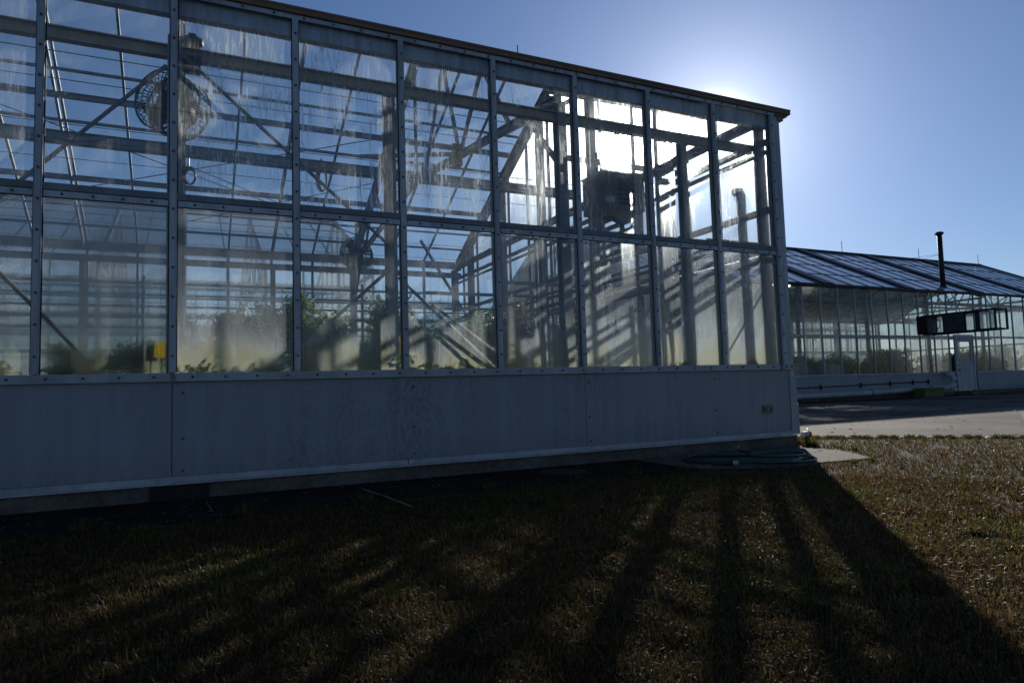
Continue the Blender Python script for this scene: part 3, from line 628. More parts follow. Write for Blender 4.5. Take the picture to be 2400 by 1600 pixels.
part('frame', MB().box(34.5, 34.56, 14.3, 14.85, 3.2, 4.15).box(35.3, 35.36, 14.3, 14.85, 3.2, 4.15).box(34.5, 35.36, 14.3, 14.38, 4.08, 4.15).box(34.5, 35.36, 14.3, 14.38, 3.2, 3.27), 'black', H2)
part('mesh_panel', MB().box(34.56, 35.30, 14.32, 14.35, 3.27, 4.08), 'dark', H2)
# flue
FL = thing('flue_pipe', 'tall black flue stack with a small cap on the far greenhouse roof', 'chimney', (38.5, 15.8, 5.7))
part('pipe', MB().tube([(38.53, 15.8, 5.6), (38.53, 15.8, 9.05)], .13, 14), 'black', FL, None, True)
part('cap', MB().tube([(38.53, 15.8, 9.0), (38.53, 15.8, 9.08), (38.53, 15.8, 9.09), (38.53, 15.8, 9.16)], [.18, .24, .24, .17], 14), 'black', FL)
part('collar', MB().tube([(38.53, 15.8, 5.62), (38.53, 15.8, 6.1)], [.3, .16], 12), 'black', FL)
for dx_ in (-1.3, 1.5): part('guy_wire', MB().tube([(38.53, 15.8, 7.9), (38.53+dx_, 19.5, 7.9)], .008, 4), 'steel', FL)
# white drain pipe and the conduit along the wall foot
P2 = thing('drain_pipe', 'long white pipe along the foot of the far greenhouse, elbow turned up at the door', 'pipe', (24, 14.5, 0))
part('pipe', MB().tube([(16.8, 14.55, .22), (30.0, 14.55, .30), (36.4, 14.55, .42)], .13, 14), 'white', P2, None, True)
part('elbow', MB().tube([(36.4, 14.55, .42), (36.65, 14.55, .45), (36.8, 14.55, .58), (36.83, 14.55, .8), (36.7, 14.6, 1.05), (36.5, 14.8, 1.15)], .15, 14), 'white', P2, None, True)
for x in (30.2, 34.8): part('strap', MB().tube([(x-.03, 14.55, .31+.017*(x-30)), (x+.03, 14.55, .31+.017*(x-30))], .14, 14), 'black', P2)
P3 = thing('conduit', 'thin dark conduit with clips along the far greenhouse wall, above the white pipe', 'conduit', (24, 14.9, 0))
part('pipe', MB().tube([(17, 14.92, .55), (35.3, 14.92, .76)], .025, 8), 'black', P3)
for x in (27.2, 30.0, 32.2, 34.0, 35.25): part('clip', MB().cbox((x, 14.92, .60+.0115*(x-22)), (.05, .07, .24)), 'black', P3)
CR = thing('crate', 'olive yellow plastic crate standing below the white pipe of the far greenhouse', 'crate', (33.7, 13.9, 0))
part('body', MB().box(33.0, 34.5, 13.7, 14.25, .0, .42), 'olive', CR); part('rim', MB().box(32.96, 34.54, 13.66, 13.72, .38, .46).box(32.96, 34.54, 14.22, 14.28, .38, .46), 'olive', CR)
for i, (x, y, s, lb) in enumerate(((44.2, 14.2, .5, 'dark plastic tub by the far greenhouse wall, nearest its door'), (46.2, 14.0, .7, 'dark crate at the far greenhouse wall near the right photo edge'), (48.0, 14.3, .6, 'dark bin at the far greenhouse wall on the right photo edge'))):
    b = thing('storage_tub', lb, 'tub', (x, y, 0), 'tubs at the foot of the far greenhouse')
    part('body', MB().tube([(x, y, 0), (x, y, s)], [s*.42, s*.55], 12), 'black', b); part('rim', MB().tube([(x, y, s-.04), (x, y, s+.02)], s*.58, 12), 'dark', b)
# dark stored goods behind the far greenhouse panes
for i, (x, y, w, h, lb) in enumerate(((28.6, 17, 1.0, 2.0, 'dark shrouded bench load behind the first clear panes of the far greenhouse'), (31.4, 17.5, 1.7, 2.1, 'dark leafy mass behind the far greenhouse panes above the white pipe'),
                                (34.3, 17, 1.2, 2.3, 'dark plant stand behind the far greenhouse panes above the crate'), (42.5, 17.5, 1.6, 2.3, 'dark plant stand behind the panes right of the far white door'),
                                (25.2, 18.5, 1.8, 2.2, 'dark bench load beside the near greenhouse corner, inside the far greenhouse'), (37.3, 18.2, 1.4, 2.4, 'tall dark plant stand behind the far white door'),
                                (46.2, 18.0, 1.8, 2.1, 'dark plant stand behind the last panes of the far greenhouse'), (22.0, 19.5, 1.8, 2.1, 'dark bench load in the far greenhouse seen through the near end wall'), (39.8, 20.5, 2.2, 2.2, 'deeper row of dark plants behind the far door'), (30.0, 21.0, 2.6, 2.2, 'deeper row of dark plants behind the pale tanks'))):
    b = thing('plant_bench', lb, 'bench', (x, y, 0), 'planted benches in the far greenhouse')
    part('top', MB().box(x-w, x+w, y-.5, y+.5, .9, .98), 'steel', b)
    for sx in (-1, 1):
        part('leg', MB().box(x+sx*w-.04-.04*sx, x+sx*w+.04-.04*sx, y-.04, y+.04, 0, .9), 'steel', b)
    o = link('foliage', leafmesh('foliage', [leaves((x, y, 1.0+(h-1)/2), (w, .6, (h-1)*.7), 3200, .22, i, shell=0.0)], 'leaf', (x, y, 0)), b); o['kind'] = 'stuff'
for i, (x, lb) in enumerate(((27.3, 'pale rounded tank behind the leftmost visible panes of the far greenhouse'), (29.4, 'second pale rounded tank in the far greenhouse, right of the first'))):
    b = thing('storage_tank', lb, 'tank', (x, 16.3, 0), 'pale tanks in the far greenhouse')
    part('body', MB().tube([(x, 16.3, .3), (x, 16.3, 1.5), (x, 16.3, 1.75), (x, 16.3, 1.85)], [.7, .7, .55, .2], 20), 'white', b, None, True)
    part('base', MB().box(x-.75, x+.75, 15.6, 17.0, .0, .3), 'wood', b)

# ------------------------------------------------------------------ things inside the near greenhouse
def fan(label, c, r, az, depth=.34, grp='circulation fans in the near greenhouse'):
    t = thing('circulation_fan', label, 'fan', c, grp)
    d = Vector((math.sin(az), math.cos(az), 0)); s = Vector((d.y, -d.x, 0)); u = Vector((0, 0, 1)); c = Vector(c)
    ring = lambda rr, off, n=28: [c+d*off+s*math.cos(a)*rr+u*math.sin(a)*rr for a in np.linspace(0, 2*math.pi, n+1)]
    for off in (-depth/2, 0, depth/2): part('hoop', MB().tube(ring(r, off), .013, 6), 'black', t)
    for sgn in (-1, 1):
        mb = MB()
        for k in range(34):
            a = 2*math.pi*k/34; e = s*math.cos(a)+u*math.sin(a)
            mb.tube([c+d*sgn*depth*.5+e*.09, c+d*sgn*depth*.56+e*r*.6, c+d*sgn*depth*.5+e*r, c+e*r], .005, 4)
        for q in (.3, .5, .7, .87): mb.tube(ring(r*q, sgn*depth*.55), .005, 4)
        part('guard', mb, 'pot', t, 'stuff')
    part('motor', MB().tube([c-d*.12, c-d*.10, c+d*.26, c+d*.28], [.08, .15, .15, .10], 16), 'pot', t, None, True)
    for k in range(4):
        a = k*math.pi/2+.5; mb = MB()
        for q in range(4):
            rr = .08+(r*.9-.08)*q/3; hw_ = .05+.075*q/3
            e = s*math.cos(a)+u*math.sin(a); f_ = (-s*math.sin(a)+u*math.cos(a))
            for sg in (-1, 1): mb.v.append(tuple(c+e*rr+f_*hw_*sg+d*(.05*sg-.02)))
            for sg in (-1, 1): mb.v.append(tuple(c+e*rr+f_*hw_*sg+d*(.05*sg-.032)))
        for q in range(3):
            o_ = q*4; mb.f += [(o_, o_+1, o_+5, o_+4), (o_+2, o_+6, o_+7, o_+3), (o_, o_+4, o_+6, o_+2), (o_+1, o_+3, o_+7, o_+5)]
        mb.f += [(0, 2, 3, 1), (12, 13, 15, 14)]
        part('blade', mb, 'pot', t)
    part('bracket', MB().bar(c+u*r-d*.0, c+u*(r+.35), .05, .05).bar(c-s*r, c+s*r, .03, .04).bar(c-u*r, c+u*r, .03, .04), 'black', t)
    return t
fan('large round caged fan hung behind the second metal post, upper left', (-.02, .75, 4.36), .34, R(38), .38)
fan('smaller round caged fan deeper inside, above the plants in the middle', (3.45, 6.9, 4.05), .33, R(20))
# heater hanging near the right end
HT = thing('unit_heater', 'dark grey box heater with louvres hanging near the right end of the near greenhouse', 'heater', (6.55, 1.6, 3.9))
hx0, hx1, hy0, hy1, hz0, hz1 = 6.22, 7.02, 1.35, 2.0, 3.90, 4.52
part('casing', MB().box(hx0, hx0+.27, hy0, hy1, hz0, hz1).box(hx0+.60, hx1, hy0, hy1, hz0, hz1).box(hx0+.27, hx0+.60, hy0+.06, hy1, hz0, hz1).box(hx0+.27, hx0+.60, hy0, hy0+.06, hz0, hz0+.07).box(hx0-.02, hx1+.02, hy0-.02, hy1+.02, hz1, hz1+.02), 'heater', HT)
for k in range(7): part('louvre', MB().bar((hx0+.27, hy0+.03, hz0+.12+k*.08), (hx0+.60, hy0+.03, hz0+.12+k*.08), .07, .014), 'dark', HT)
part('label_plate', MB().box(hx0+.03, hx0+.20, hy0-.006, hy0, hz0+.10, hz0+.2), 'alu', HT)
part('hanger', MB().box(hx0+.38, hx0+.45, 1.5, 1.57, hz1, 5.35).box(hx1-.2, hx1-.15, 1.7, 1.75, hz1, 4.95).box(hx0+.1, hx0+.14, 1.7, 1.75, hz1, 4.95), 'black', HT)
part('fitting', MB().tube([(hx0+.0, 1.5, 3.55), (hx0+.05, 1.5, 3.75), (hx0+.25, 1.5, 3.78), (hx0+.42, 1.5, 3.7), (hx0+.46, 1.5, 3.4)], .045, 8).tube([(hx0-.02, 1.5, 3.5), (hx0-.02, 1.5, 3.86)], .05, 8), 'black', HT, None, True)
part('crossbar', MB().box(5.7, 8.0, 1.62, 1.70, 4.72, 4.80), 'steel', HT)
FA = thing('vent_housing', 'pale mounting frame of slats hung right of the grey heater', 'vent', (7.7, 2.8, 3.7))
for k in range(5): part('slat', MB().bar((7.5, 2.2, 3.55+k*.17), (7.5, 3.6, 3.55+k*.17), .12, .05), 'dark', FA)
part('frame', MB().box(7.44, 7.56, 2.12, 2.2, 3.45, 4.35).box(7.44, 7.56, 3.6, 3.68, 3.45, 4.35), 'steel', FA)
# boxes hung on cords
def hungbox(label, c, w, h, m='tan', top=None):
    t = thing('sensor_box', label, 'sensor box', c, 'sensor boxes hung in the near greenhouse')
    part('body', MB().cbox(c, (w, w*.7, h)), m, t)
    part('cap', MB().cbox((c[0], c[1], c[2]+h/2+.03), (w*1.25, w*.9, .06)), 'dark', t)
    part('cord', MB().tube([(c[0], c[1], c[2]+h/2), (c[0], c[1], top or c[2]+h/2+.25)], .008, 5), 'black', t)
    return t
hungbox('tan sensor box hung under the truss, highest of the three', (4.72, 4.0, 5.42), .17, .34, top=5.6)
hungbox('small tan sensor box hung just above the smaller fan', (3.5, 6.6, 4.75), .17, .26, top=5.6)
sb = hungbox('tan sensor box with a dark opening hung on cords above the plants', (1.62, 3.2, 2.16), .25, .42, top=4.9)
part('opening', MB().cbox((1.68, 3.105, 2.10), (.14, .03, .18)), 'black', sb)
YC_ = thing('yellow_card', 'bright yellow sticky card beside the second metal post, low left', 'sticky card', (-.12, .07, 1.2))
part('card', MB().bar((-.12, .07, 1.44), (-.115, .07, 1.60), .10, .006, (0, 1, 0)), 'yellow', YC_)
part('stick', MB().tube([(-.12, .08, 1.2), (-.12, .08, 1.5)], .006, 5), 'wood', YC_)
for (x, z, lb, nm) in ((7.0, 1.62, 'small yellow leaf-shaped card low at the right end of the near greenhouse', 'w'), (2.62, 1.62, 'pale yellow square card just right of the fourth metal post', 'c')):
    t = thing('yellow_card', lb, 'sticky card', (x, .7, z))
    if nm == 'w': part('card', MB().bar((x, .7, z-.16), (x+.02, .7, z+.04), .10, .012).bar((x+.02, .7, z+.05), (x+.03, .7, z+.18), .05, .012), 'yellow', t)
    else: part('card', MB().cbox((x, .7, z), (.16, .012, .24)), 'yellow', t)
    part('stick', MB().tube([(x, .715, z-.12), (x, .715, z-.5)], .006, 5), 'wood', t)
# coil of cable on the pipe, and second coil by the second post
def coil(label, c, w, h, n=4):
    t = thing('cable_coil', label, 'cable', c, 'coils of cable hung in the near greenhouse'); mb = MB()
    for k in range(n):
        ph = k*.4; mb.tube([(c[0]+(w*(1-.12*k))*math.cos(a)+.01*k, c[1]+.02*k, c[2]-h+(h*(1-.06*k))*math.sin(a)) for a in np.linspace(0, 2*math.pi, 20)], .009, 5)
    part('loop', mb, 'black', t); part('hook', MB().tube([(c[0], c[1], c[2]-.02), (c[0], c[1], c[2]+.1)], .012, 5), 'steel', t); return t
coil('black cable coil hung from the roof pipe near the third post', (1.85, 2.0, 4.28), .075, .19)
coil('black cable loops beside the second metal post, above the middle rail', (.14, .6, 3.62), .07, .1, 3)
# junction gear on the eave beam at the second post
JB = thing('floodlight', 'pale lamp housing with a dark face on the eave beam by the second post', 'lamp', (.2, .42, 4.95))
part('housing', MB().tube([(.08, .42, 4.97), (.22, .38, 4.97), (.28, .36, 4.97)], [.075, .075, .04], 12), 'dark', JB, None, True); part('face', MB().cbox((.17, .30, 4.98), (.08, .02, .10)), 'black', JB); part('mount', MB().cbox((.17, .42, 4.72), (.18, .14, .16)), 'black', JB)
# end wall pipes
def pipe(label, pts, r, m='steel', nm='heating_pipe'):
    t = thing(nm, label, 'pipe', pts[0]); part('pipe', MB().tube(pts, r, 12), m, t, None, True)
    part('bracket', MB().cbox(Vector(pts[0]).lerp(Vector(pts[1]), .5), (.1, .1, .05)), 'black', t); return t
pipe('thick grey downpipe with a rounded top close to the right corner post', [(8.30, .48, .6), (8.30, .48, 3.7), (8.30, .48, 4.05), (8.31, .52, 4.13), (8.33, .62, 4.16)], .075)
pipe('thin bent conduit dropping from the roof pipe to the end wall column', [(4.9, 3.6, 3.98), (5.9, 3.6, 3.98), (6.05, 3.6, 3.95), (6.12, 3.6, 3.82), (6.14, 3.6, 1.2)], .03)
pipe('thin straight conduit just below the bent one', [(4.9, 3.62, 3.87), (7.3, 3.62, 3.87)], .03)
pipe('pale blue arched hose pipe behind the end wall, middle of the photo', [(10.4, 8.0, .1), (10.4, 8.0, 3.55), (10.45, 8.0, 3.8), (10.6, 8.0, 3.9), (10.75, 8.0, 3.8), (10.85, 8.0, 3.5), (10.85, 8.0, 3.1)], .06, 'bluepipe', 'arched_pipe')
for i, (x, y, top) in enumerate(((5.75, 1.4, 3.1), (5.95, 1.4, 3.1))):
    mb = [(x, y, .5), (x, y, 1.9), (x-.02, y, 2.5), (x-.14 if i else x, y, 2.8), (x-.16 if i else x-.02, y, 3.05)]
    pipe(['straight thin gas line under the grey heater', 'bent thin gas line under the grey heater'][i], mb, .022)
for i, (x, y, a, b, lb) in enumerate(((6.62, .9, .9, 2.55, 'dark stake tallest in the lower pane left of the seventh post'), (6.85, .9, .8, 2.0, 'short dark stake just below the tallest one'), (5.2, .9, .6, 2.3, 'leaning dark stake by the sixth post'), (5.5, .9, .6, 2.45, 'upright dark stake just right of the leaning one'), (7.25, .9, 1.9, 2.65, 'short dark stake left of the eighth column'))):
    single('plant_stake', MB().bar((x-.03, y, a), (x-.09, y, b), .045, .045), 'dark', lb, 'stake', (x, y, a))
# benches
for i, (x, lb) in enumerate(((-3.2, 'wire bench left of the first metal post'), (.9, 'wire bench under the plants at the left'), (4.0, 'wire bench under the middle plants'), (6.9, 'wire bench at the right end'))):
    b = thing('bench', lb + ' inside the near greenhouse', 'bench', (x, 2.2, 0), 'benches in the near greenhouse')
    part('top', MB().box(x-1.35, x+1.35, 1.2, 3.2, .88, .93), 'steel', b)
    part('rim', MB().box(x-1.38, x+1.38, 1.16, 1.2, .86, .99).box(x-1.38, x+1.38, 3.2, 3.24, .86, .99), 'steel', b)
    for sx in (-1.25, 1.25):
        for sy in (1.3, 3.1): part('leg', MB().box(x+sx-.025, x+sx+.025, sy-.025, sy+.025, .03, .88), 'steel', b)
part('support_mesh', MB().box(4.6, 4.61, 1, 1.01, .9, .91), 'steel', G) if False else None
TR = thing('wire_trellis', 'grid of thin support wires strung above the plants inside the near greenhouse', 'trellis', (0, 4.5, 1))
mb = MB()
for z in np.arange(1.2, 3.0, .17): mb.tube([(-4, 4.5, z), (6.5, 4.5, z)], .004, 4, False)
for x in np.arange(-4, 6.5, .17): mb.tube([(x, 4.5, 1.0), (x, 4.5, 2.9)], .0035, 4, False)
part('wire', mb, 'steel', TR, 'stuff')
for x in (-4, -.5, 3.0, 6.5): part('post', MB().box(x-.02, x+.02, 4.48, 4.52, .03, 3.0), 'steel', TR)
CG = thing('wire_cage', 'cylindrical wire plant cage in the lower pane right of the fifth post', 'plant cage', (5.15, 1.5, .93))
mb = MB()
for z in (1.1, 1.4, 1.7, 1.95): mb.tube([(5.25+.28*math.cos(a), 1.5+.28*math.sin(a), z) for a in np.linspace(0, 2*math.pi, 19)], .006, 4, False)
part('hoop', mb, 'steel', CG, 'stuff'); mb = MB()
for a in np.linspace(0, 2*math.pi, 6)[:-1]: mb.tube([(5.25+.28*math.cos(a), 1.5+.28*math.sin(a), .93), (5.25+.28*math.cos(a), 1.5+.28*math.sin(a), 1.97)], .006, 4)
part('upright', mb, 'steel', CG, 'stuff')
# potted plants: x, y, height above bench, radius, leaves, tone, label
PL = [(-2.3, 1.9, .45, .35, 420, .1, 'low dark plant behind the fogged pane at the far left'),
      (-.9, 1.6, .40, .40, 520, .25, 'low leafy plant behind the fogged pane left of the second post'),
      (-.45, 2.1, .55, .35, 420, .1, 'dark drooping plant behind the fogged pane beside the yellow card'),
      (.35, 2.2, .62, .42, 900, -.1, 'dry grey bush just right of the second post'),
      (.95, 2.3, .72, .46, 1200, -.05, 'wide bare grey bush in the third lower pane'),
      (1.45, 2.1, 1.15, .38, 1100, .3, 'tall green plant just left of the third post'),
      (2.05, 2.4, .85, .42, 900, .1, 'dark leafy plant just right of the third post'),
      (2.55, 2.0, .55, .36, 700, .55, 'bright green low plant under the hung sensor box'),
      (2.95, 2.5, 1.35, .42, 1300, .35, 'tall green vine plant left of the fourth post'),
      (3.3, 2.1, .8, .34, 700, .1, 'shadowed plant hidden partly by the fourth post'),
      (3.75, 2.6, .55, .30, 420, .0, 'thin dry plant at the left of the fourth bay'),
      (4.35, 2.2, .95, .52, 1700, .15, 'dense dark shrub in the middle of the fourth bay'),
      (4.95, 2.3, .85, .34, 650, -.05, 'straggly dry plant left of the fifth post'),
      (5.9, 2.2, .85, .30, 620, .0, 'dark small-leaved plant between the fifth and sixth posts'),
      (5.35, 3.1, .7, .34, 600, -.05, 'dry drooping plant just right of the fifth post')]
for i, (x, y, h, r, n, tn, lb) in enumerate(PL):
    if tn <= 0: h += .22; n = int(n*.8)
    t = thing('potted_plant', lb, 'plant', (x, y, .93), 'plants on the benches of the near greenhouse')
    part('pot', MB().tube([(x, y, .93), (x, y, 1.15), (x, y, 1.15), (x, y, 1.19)], [.10, .14, .155, .155], 12), 'pot', t)
    mb = MB(); g_ = random.Random(i)
    for k in range(7):
        a = g_.random()*6.28; q = g_.random()*r*.8
        mb.tube([(x, y, 1.15), (x+math.cos(a)*q*.4, y+math.sin(a)*q*.4, 1.15+h*.5), (x+math.cos(a)*q, y+math.sin(a)*q, 1.15+h*(.8+.35*g_.random()))], [.014, .010, .005], 5)
    part('stem', mb, 'stem', t)
    sets = [leaves((x, y, 1.2+h*.5), (r, r*.8, h*.55), n, .085, i+3, tone=(max(0, tn), min(1, tn+.75)), shell=.1)]
    for k in range(4):
        a = g_.random()*6.28
        sets.append(leaves((x+math.cos(a)*r*.6, y+math.sin(a)*r*.4, 1.2+h*(.4+.65*g_.random())), (r*.45, r*.35, h*.25), n//6, .10, i*7+k, tone=(max(0, tn+.1), 1), shell=.1))
    o = link('foliage', leafmesh('foliage', sets, 'leafdry' if tn <= 0 else 'leaf', (x, y, .93)), t); o['kind'] = 'stuff'
# sprigs that touch the glass at the sill
SP = [(-.95, .10, .13, 'small fern-like sprig against the fogged pane left of the second post'), (.30, .10, .16, 'toothed green sprig on the sill right of the second post'), (.95, .12, .10, 'tiny sprig on the sill left of the third post'),
      (1.30, .10, .17, 'spiky dark green sprig on the sill at the third post'), (2.58, .10, .22, 'curling green sprig on the sill right of the fourth post'), (3.02, .12, .10, 'low green shoots on the sill in the fourth bay'), (3.4, .12, .08, 'small dark shoot on the sill in the middle of the fourth bay'), (6.62, .10, .08, 'tiny bent twig on the sill beside the small yellow card'), (-1.5, .12, .15, 'dark fern tip on the sill left of the first post')]
for i, (x, y, h, lb) in enumerate(SP):
    t = thing('sprig', lb, 'sprig', (x, y, ZS)); g_ = random.Random(i*5); mb = MB(); P_ = []
    for k in range(5):
        a = -1.2+2.4*k/4+g_.random()*.3; e = (x+math.sin(a)*h*1.3, y+.02*g_.random(), ZS+h*(.4+.6*math.cos(a)))
        mb.tube([(x, y, ZS-.05), ((x+e[0])/2, y, (ZS+e[2])/2+.01), e], [.006, .005, .003], 5)
        for q in np.linspace(.3, 1, 6): P_.append(leaves((x+(e[0]-x)*q, y, ZS+(e[2]-ZS)*q), (.015, .01, .015), 5, .055, i*31+k*7+int(q*9), tone=(.1, .9), flat=0))
    part('stem', mb, 'stem', t); o = link('foliage', leafmesh('foliage', P_, 'leaf', (x, y, ZS)), t); o['kind'] = 'stuff'
single('folded_cloth', MB().poly([(7.72, .1), (8.1, .1), (8.12, .3), (7.74, .3)], ZS+.0, ZS+.06).tube([(8.05, .12, ZS+.09), (8.05, .3, ZS+.09)], .05, 10), 'black', 'small dark bundle on the sill near the right corner', 'bundle', (7.9, .2, ZS))
single('wooden_batten', MB().box(7.22, 8.30, .10, .16, ZM+.11, ZM+.17), 'wood', 'pale wooden batten lying on the middle rail near the right corner', 'batten', (7.7, .13, ZM+.1))
single('cactus', MB().tube([(3.3, .14, ZS-.02), (3.3, .14, ZS+.12), (3.3, .14, ZS+.19), (3.3, .14, ZS+.22)], [.045, .055, .045, .01], 12), 'leaf', 'small upright green cactus on the sill left of the fifth post', 'cactus', (3.3, .14, ZS))

# ------------------------------------------------------------------ outside, by the wall
JX = thing('outlet_box', 'small grey outlet box on the white wall panel near the right corner', 'outlet box', (8.1, -.02, .6))
part('body', MB().box(8.01, 8.20, -.045, -.013, .54, .655), 'steel_rust', JX); part('cover', MB().box(8.03, 8.18, -.052, -.045, .555, .64).tube([(8.08, -.05, .60), (8.08, -.065, .60)], .028, 12), 'alu_dark', JX); part('switch', MB().box(8.13, 8.16, -.064, -.052, .58, .61), 'black', JX)
HO = thing('garden_hose', 'dark green garden hose lying in a loose flat coil below the wall at the right', 'hose', (6.5, -1.1, 0))
pts = []
for k in range(3*28):
    a = k/28*2*math.pi; q = 1-.07*(k/28)
    cx, cy = 6.58+.10*math.sin(a*.37), -1.08
    ax_ = Vector((.70, -.62)).normalized(); bx_ = Vector((.62, .70)).normalized()
    e = ax_*math.cos(a)*.83*q + bx_*math.sin(a)*.50*q
    pts.append((cx+e.x, cy+e.y, .035+.012*(k//28)+.006*math.sin(a*3)))
e0 = pts[-1]
pts += [(e0[0]+.1, e0[1]-.05, .06), (7.0, -.95, .05), (7.15, -.55, .045), (7.2, -.3, .05)]
part('tube', MB().tube(pts, .016, 8), 'hose', HO, None, True)
pts = [(6.95+.32*math.cos(a)*.9+.2*math.sin(a), -1.25+.16*math.sin(a)-.18*math.cos(a), .085+.008*math.sin(2*a)) for a in np.linspace(0, 2*math.pi*1.9, 40)]
part('loop', MB().tube(pts, .016, 8), 'hose', HO, None, True)
part('coupling', MB().tube([(6.02, -1.43, .06), (6.08, -1.46, .06)], .026, 10), 'white', HO)
part('nozzle', MB().tube([(5.80, -1.33, .055), (6.02, -1.43, .055)], [.02, .035], 10), 'black', HO)
SG = thing('tap', 'small grey tap stub standing at the corner of the concrete pad behind the hose', 'tap', (7.2, -.3, 0))
part('body', MB().tube([(7.2, -.3, .01), (7.2, -.3, .09)], .015, 8), 'steel', SG); part('head', MB().tube([(7.17, -.31, .10), (7.23, -.29, .10)], .022, 10), 'steel', SG)
SV = thing('red_valve', 'small red and white valve at the foot of the corner post', 'valve', (8.95, .1, .0))
part('body', MB().tube([(8.87, .02, .17), (8.99, .03, .17)], .045, 10), 'white', SV); part('cap', MB().tube([(8.99, .03, .17), (9.03, .03, .16)], .05, 10), surf('red_plastic', (.4, .03, .02), .5), SV); part('elbow', MB().tube([(8.97, .03, .16), (8.98, .03, .02)], .03, 8), 'black', SV)
single('thin_rod', MB().tube([(1.80, -.45, .02), (1.84, -1.2, .035), (1.86, -2.02, .05)], .006, 6), 'steel', 'thin pale rod lying on the dark ground in front of the wall, middle left', 'rod', (1.8, -1.2, 0))
single('thin_rod', MB().tube([(.31, -.46, .02), (.34, -1.15, .035)], .004, 6), 'steel', 'short faint rod on the dark ground, left of the longer one', 'rod', (.31, -.8, 0))

# ------------------------------------------------------------------ trees beyond
def tree(label, x, y, h, r, seed):
    t = thing('tree', label, 'tree', (x, y, 0), 'trees beyond the greenhouses'); g_ = random.Random(seed)
    mb = MB().tube([(x, y, -.1), (x+.1, y, h*.35), (x, y, h*.75)], [.22, .16, .05], 8)
    part('trunk', mb, 'bark', t); mb = MB()
    for k in range(6):
        a = g_.random()*6.28; mb.tube([(x, y, h*(.3+.08*k)), (x+math.cos(a)*r*.7, y+math.sin(a)*r*.7, h*(.5+.08*k))], [.07, .02], 6)
    part('limb', mb, 'bark', t)
    sets = []
    for k in range(9):
        a = g_.random()*6.28; q = g_.random()*r*.65
        sets.append(leaves((x+math.cos(a)*q, y+math.sin(a)*q, h*(.45+.5*g_.random())), (r*.5, r*.5, h*.16), 420, .35, seed*13+k, tone=(0, .8), shell=.15, aspect=.6))
    o = link('crown', leafmesh('crown', sets, 'leaf', (x, y, 0)), t); o['kind'] = 'stuff'
side = ['left', 'middle', 'right']
for i, (x, y, h, r) in enumerate(((58, 44, 3.2, 2.2), (64, 40, 3.6, 2.6), (70, 37, 3.0, 2.2), (77, 34, 3.8, 2.8), (52, 50, 3.2, 2.4), (84, 30, 3.3, 2.6))):
    tree('low dark tree beyond the far greenhouse, number %s from the left' % ['one', 'two', 'three', 'four', 'five', 'six'][(1, 2, 3, 4, 0, 5)[i]], x, y, h, r, i+2)

# ------------------------------------------------------------------ grass
def inpoly(x, y, poly):
    c = np.zeros(len(x), bool); n = len(poly)
    for i in range(n):
        x1, y1 = poly[i]; x2, y2 = poly[(i+1) % n]
        m_ = ((y1 > y) != (y2 > y)) & (x < (x2-x1)*(y-y1)/(y2-y1+1e-12)+x1); c ^= m_
    return c
lawn = [(-9, -1.25), (-1.5, -1.42), (1.0, -1.45), (3.2, -1.3), (5.6, -1.5), (6.55, -1.8), (8.05, -1.85), (8.5, -.8), (8.62, -.15), (8.95, .85), (10.2, .9), (12.25, -1.45), (22, -4.0), (22, -9), (-9, -9)]
def grass_field(N_, lo, hi, size, seed):
    g = np.random.default_rng(seed)
    # positions in camera-polar coordinates so density falls with distance
    d = lo*(hi/lo)**g.random(N_); a = YAW+(g.random(N_)-.5)*R(86)
    x = .144+d*np.sin(a); y = -7.654+d*np.cos(a)
    k = inpoly(x, y, lawn)
    # a ragged fringe over the hard edges
    k |= inpoly(x+g.normal(size=N_)*.12, y+g.normal(size=N_)*.12, lawn) & (g.random(N_) < .35)
    x, y, d = x[k], y[k], d[k]; n = len(x)
    patch = np.sin(x*1.7+np.sin(y*1.3)*1.4)*np.cos(y*2.1+np.sin(x*.9)*2)+.5*np.sin(x*4.3+y*3.7)*np.cos(x*3.1-y*5.2)
    clump = .5+.5*np.sin(x*9+np.sin(y*7)*2)*np.cos(y*11+np.sin(x*8))
    bare = (np.sin(x*3.3+np.sin(y*2.2)*1.7)*np.sin(y*3.9+np.sin(x*2.6)*1.3)) > .80
    keep = g.random(n) < (.45+.55*clump)*np.where(bare, .25, 1.0); x, y, d, patch, clump = x[keep], y[keep], d[keep], patch[keep], clump[keep]; n = len(x)
    L_ = size*(.45+.9*g.random(n))*(.75+.5*clump)*np.where(g.random(n) < .03, 1.8, 1)
    w = .0016+.0010*g.random(n)+d*.00028
    th = g.random(n)*2*np.pi; lean = .25+1.1*g.random(n)
    dx, dy = np.cos(th), np.sin(th); px_, py_ = -dy, dx
    ph = th+(g.random(n)-.5)*2.4; ex, ey = np.cos(ph), np.sin(ph)
    def pt(ax, ay, az, s): return np.stack([x+ax+px_*w*s, y+ay+py_*w*s, az], 1)
    z0 = np.full(n, -.015)
    mx_, mz = L_*.5*np.sin(lean*.6), L_*.55*np.cos(lean*.6)
    tx = dx*mx_+ex*L_*.5*np.sin(lean*1.3); ty = dy*mx_+ey*L_*.5*np.sin(lean*1.3); tz = mz+L_*.45*np.cos(lean*1.3)
    V = np.stack([pt(0, 0, z0, -1), pt(0, 0, z0, 1), pt(dx*mx_, dy*mx_, mz, .8), pt(dx*mx_, dy*mx_, mz, -.8), pt(tx, ty, np.maximum(tz, .004), 0)], 1)
    green = np.clip((patch-.1)*.7, 0, 1)
    T = np.where(g.random(n) < .08+.5*green, .78+.22*g.random(n), .72*g.random(n)**.9)
    return V, T
fields = [grass_field(470000, 2.0, 8.0, .036, 1), grass_field(210000, 6.0, 24.0, .036, 2)]
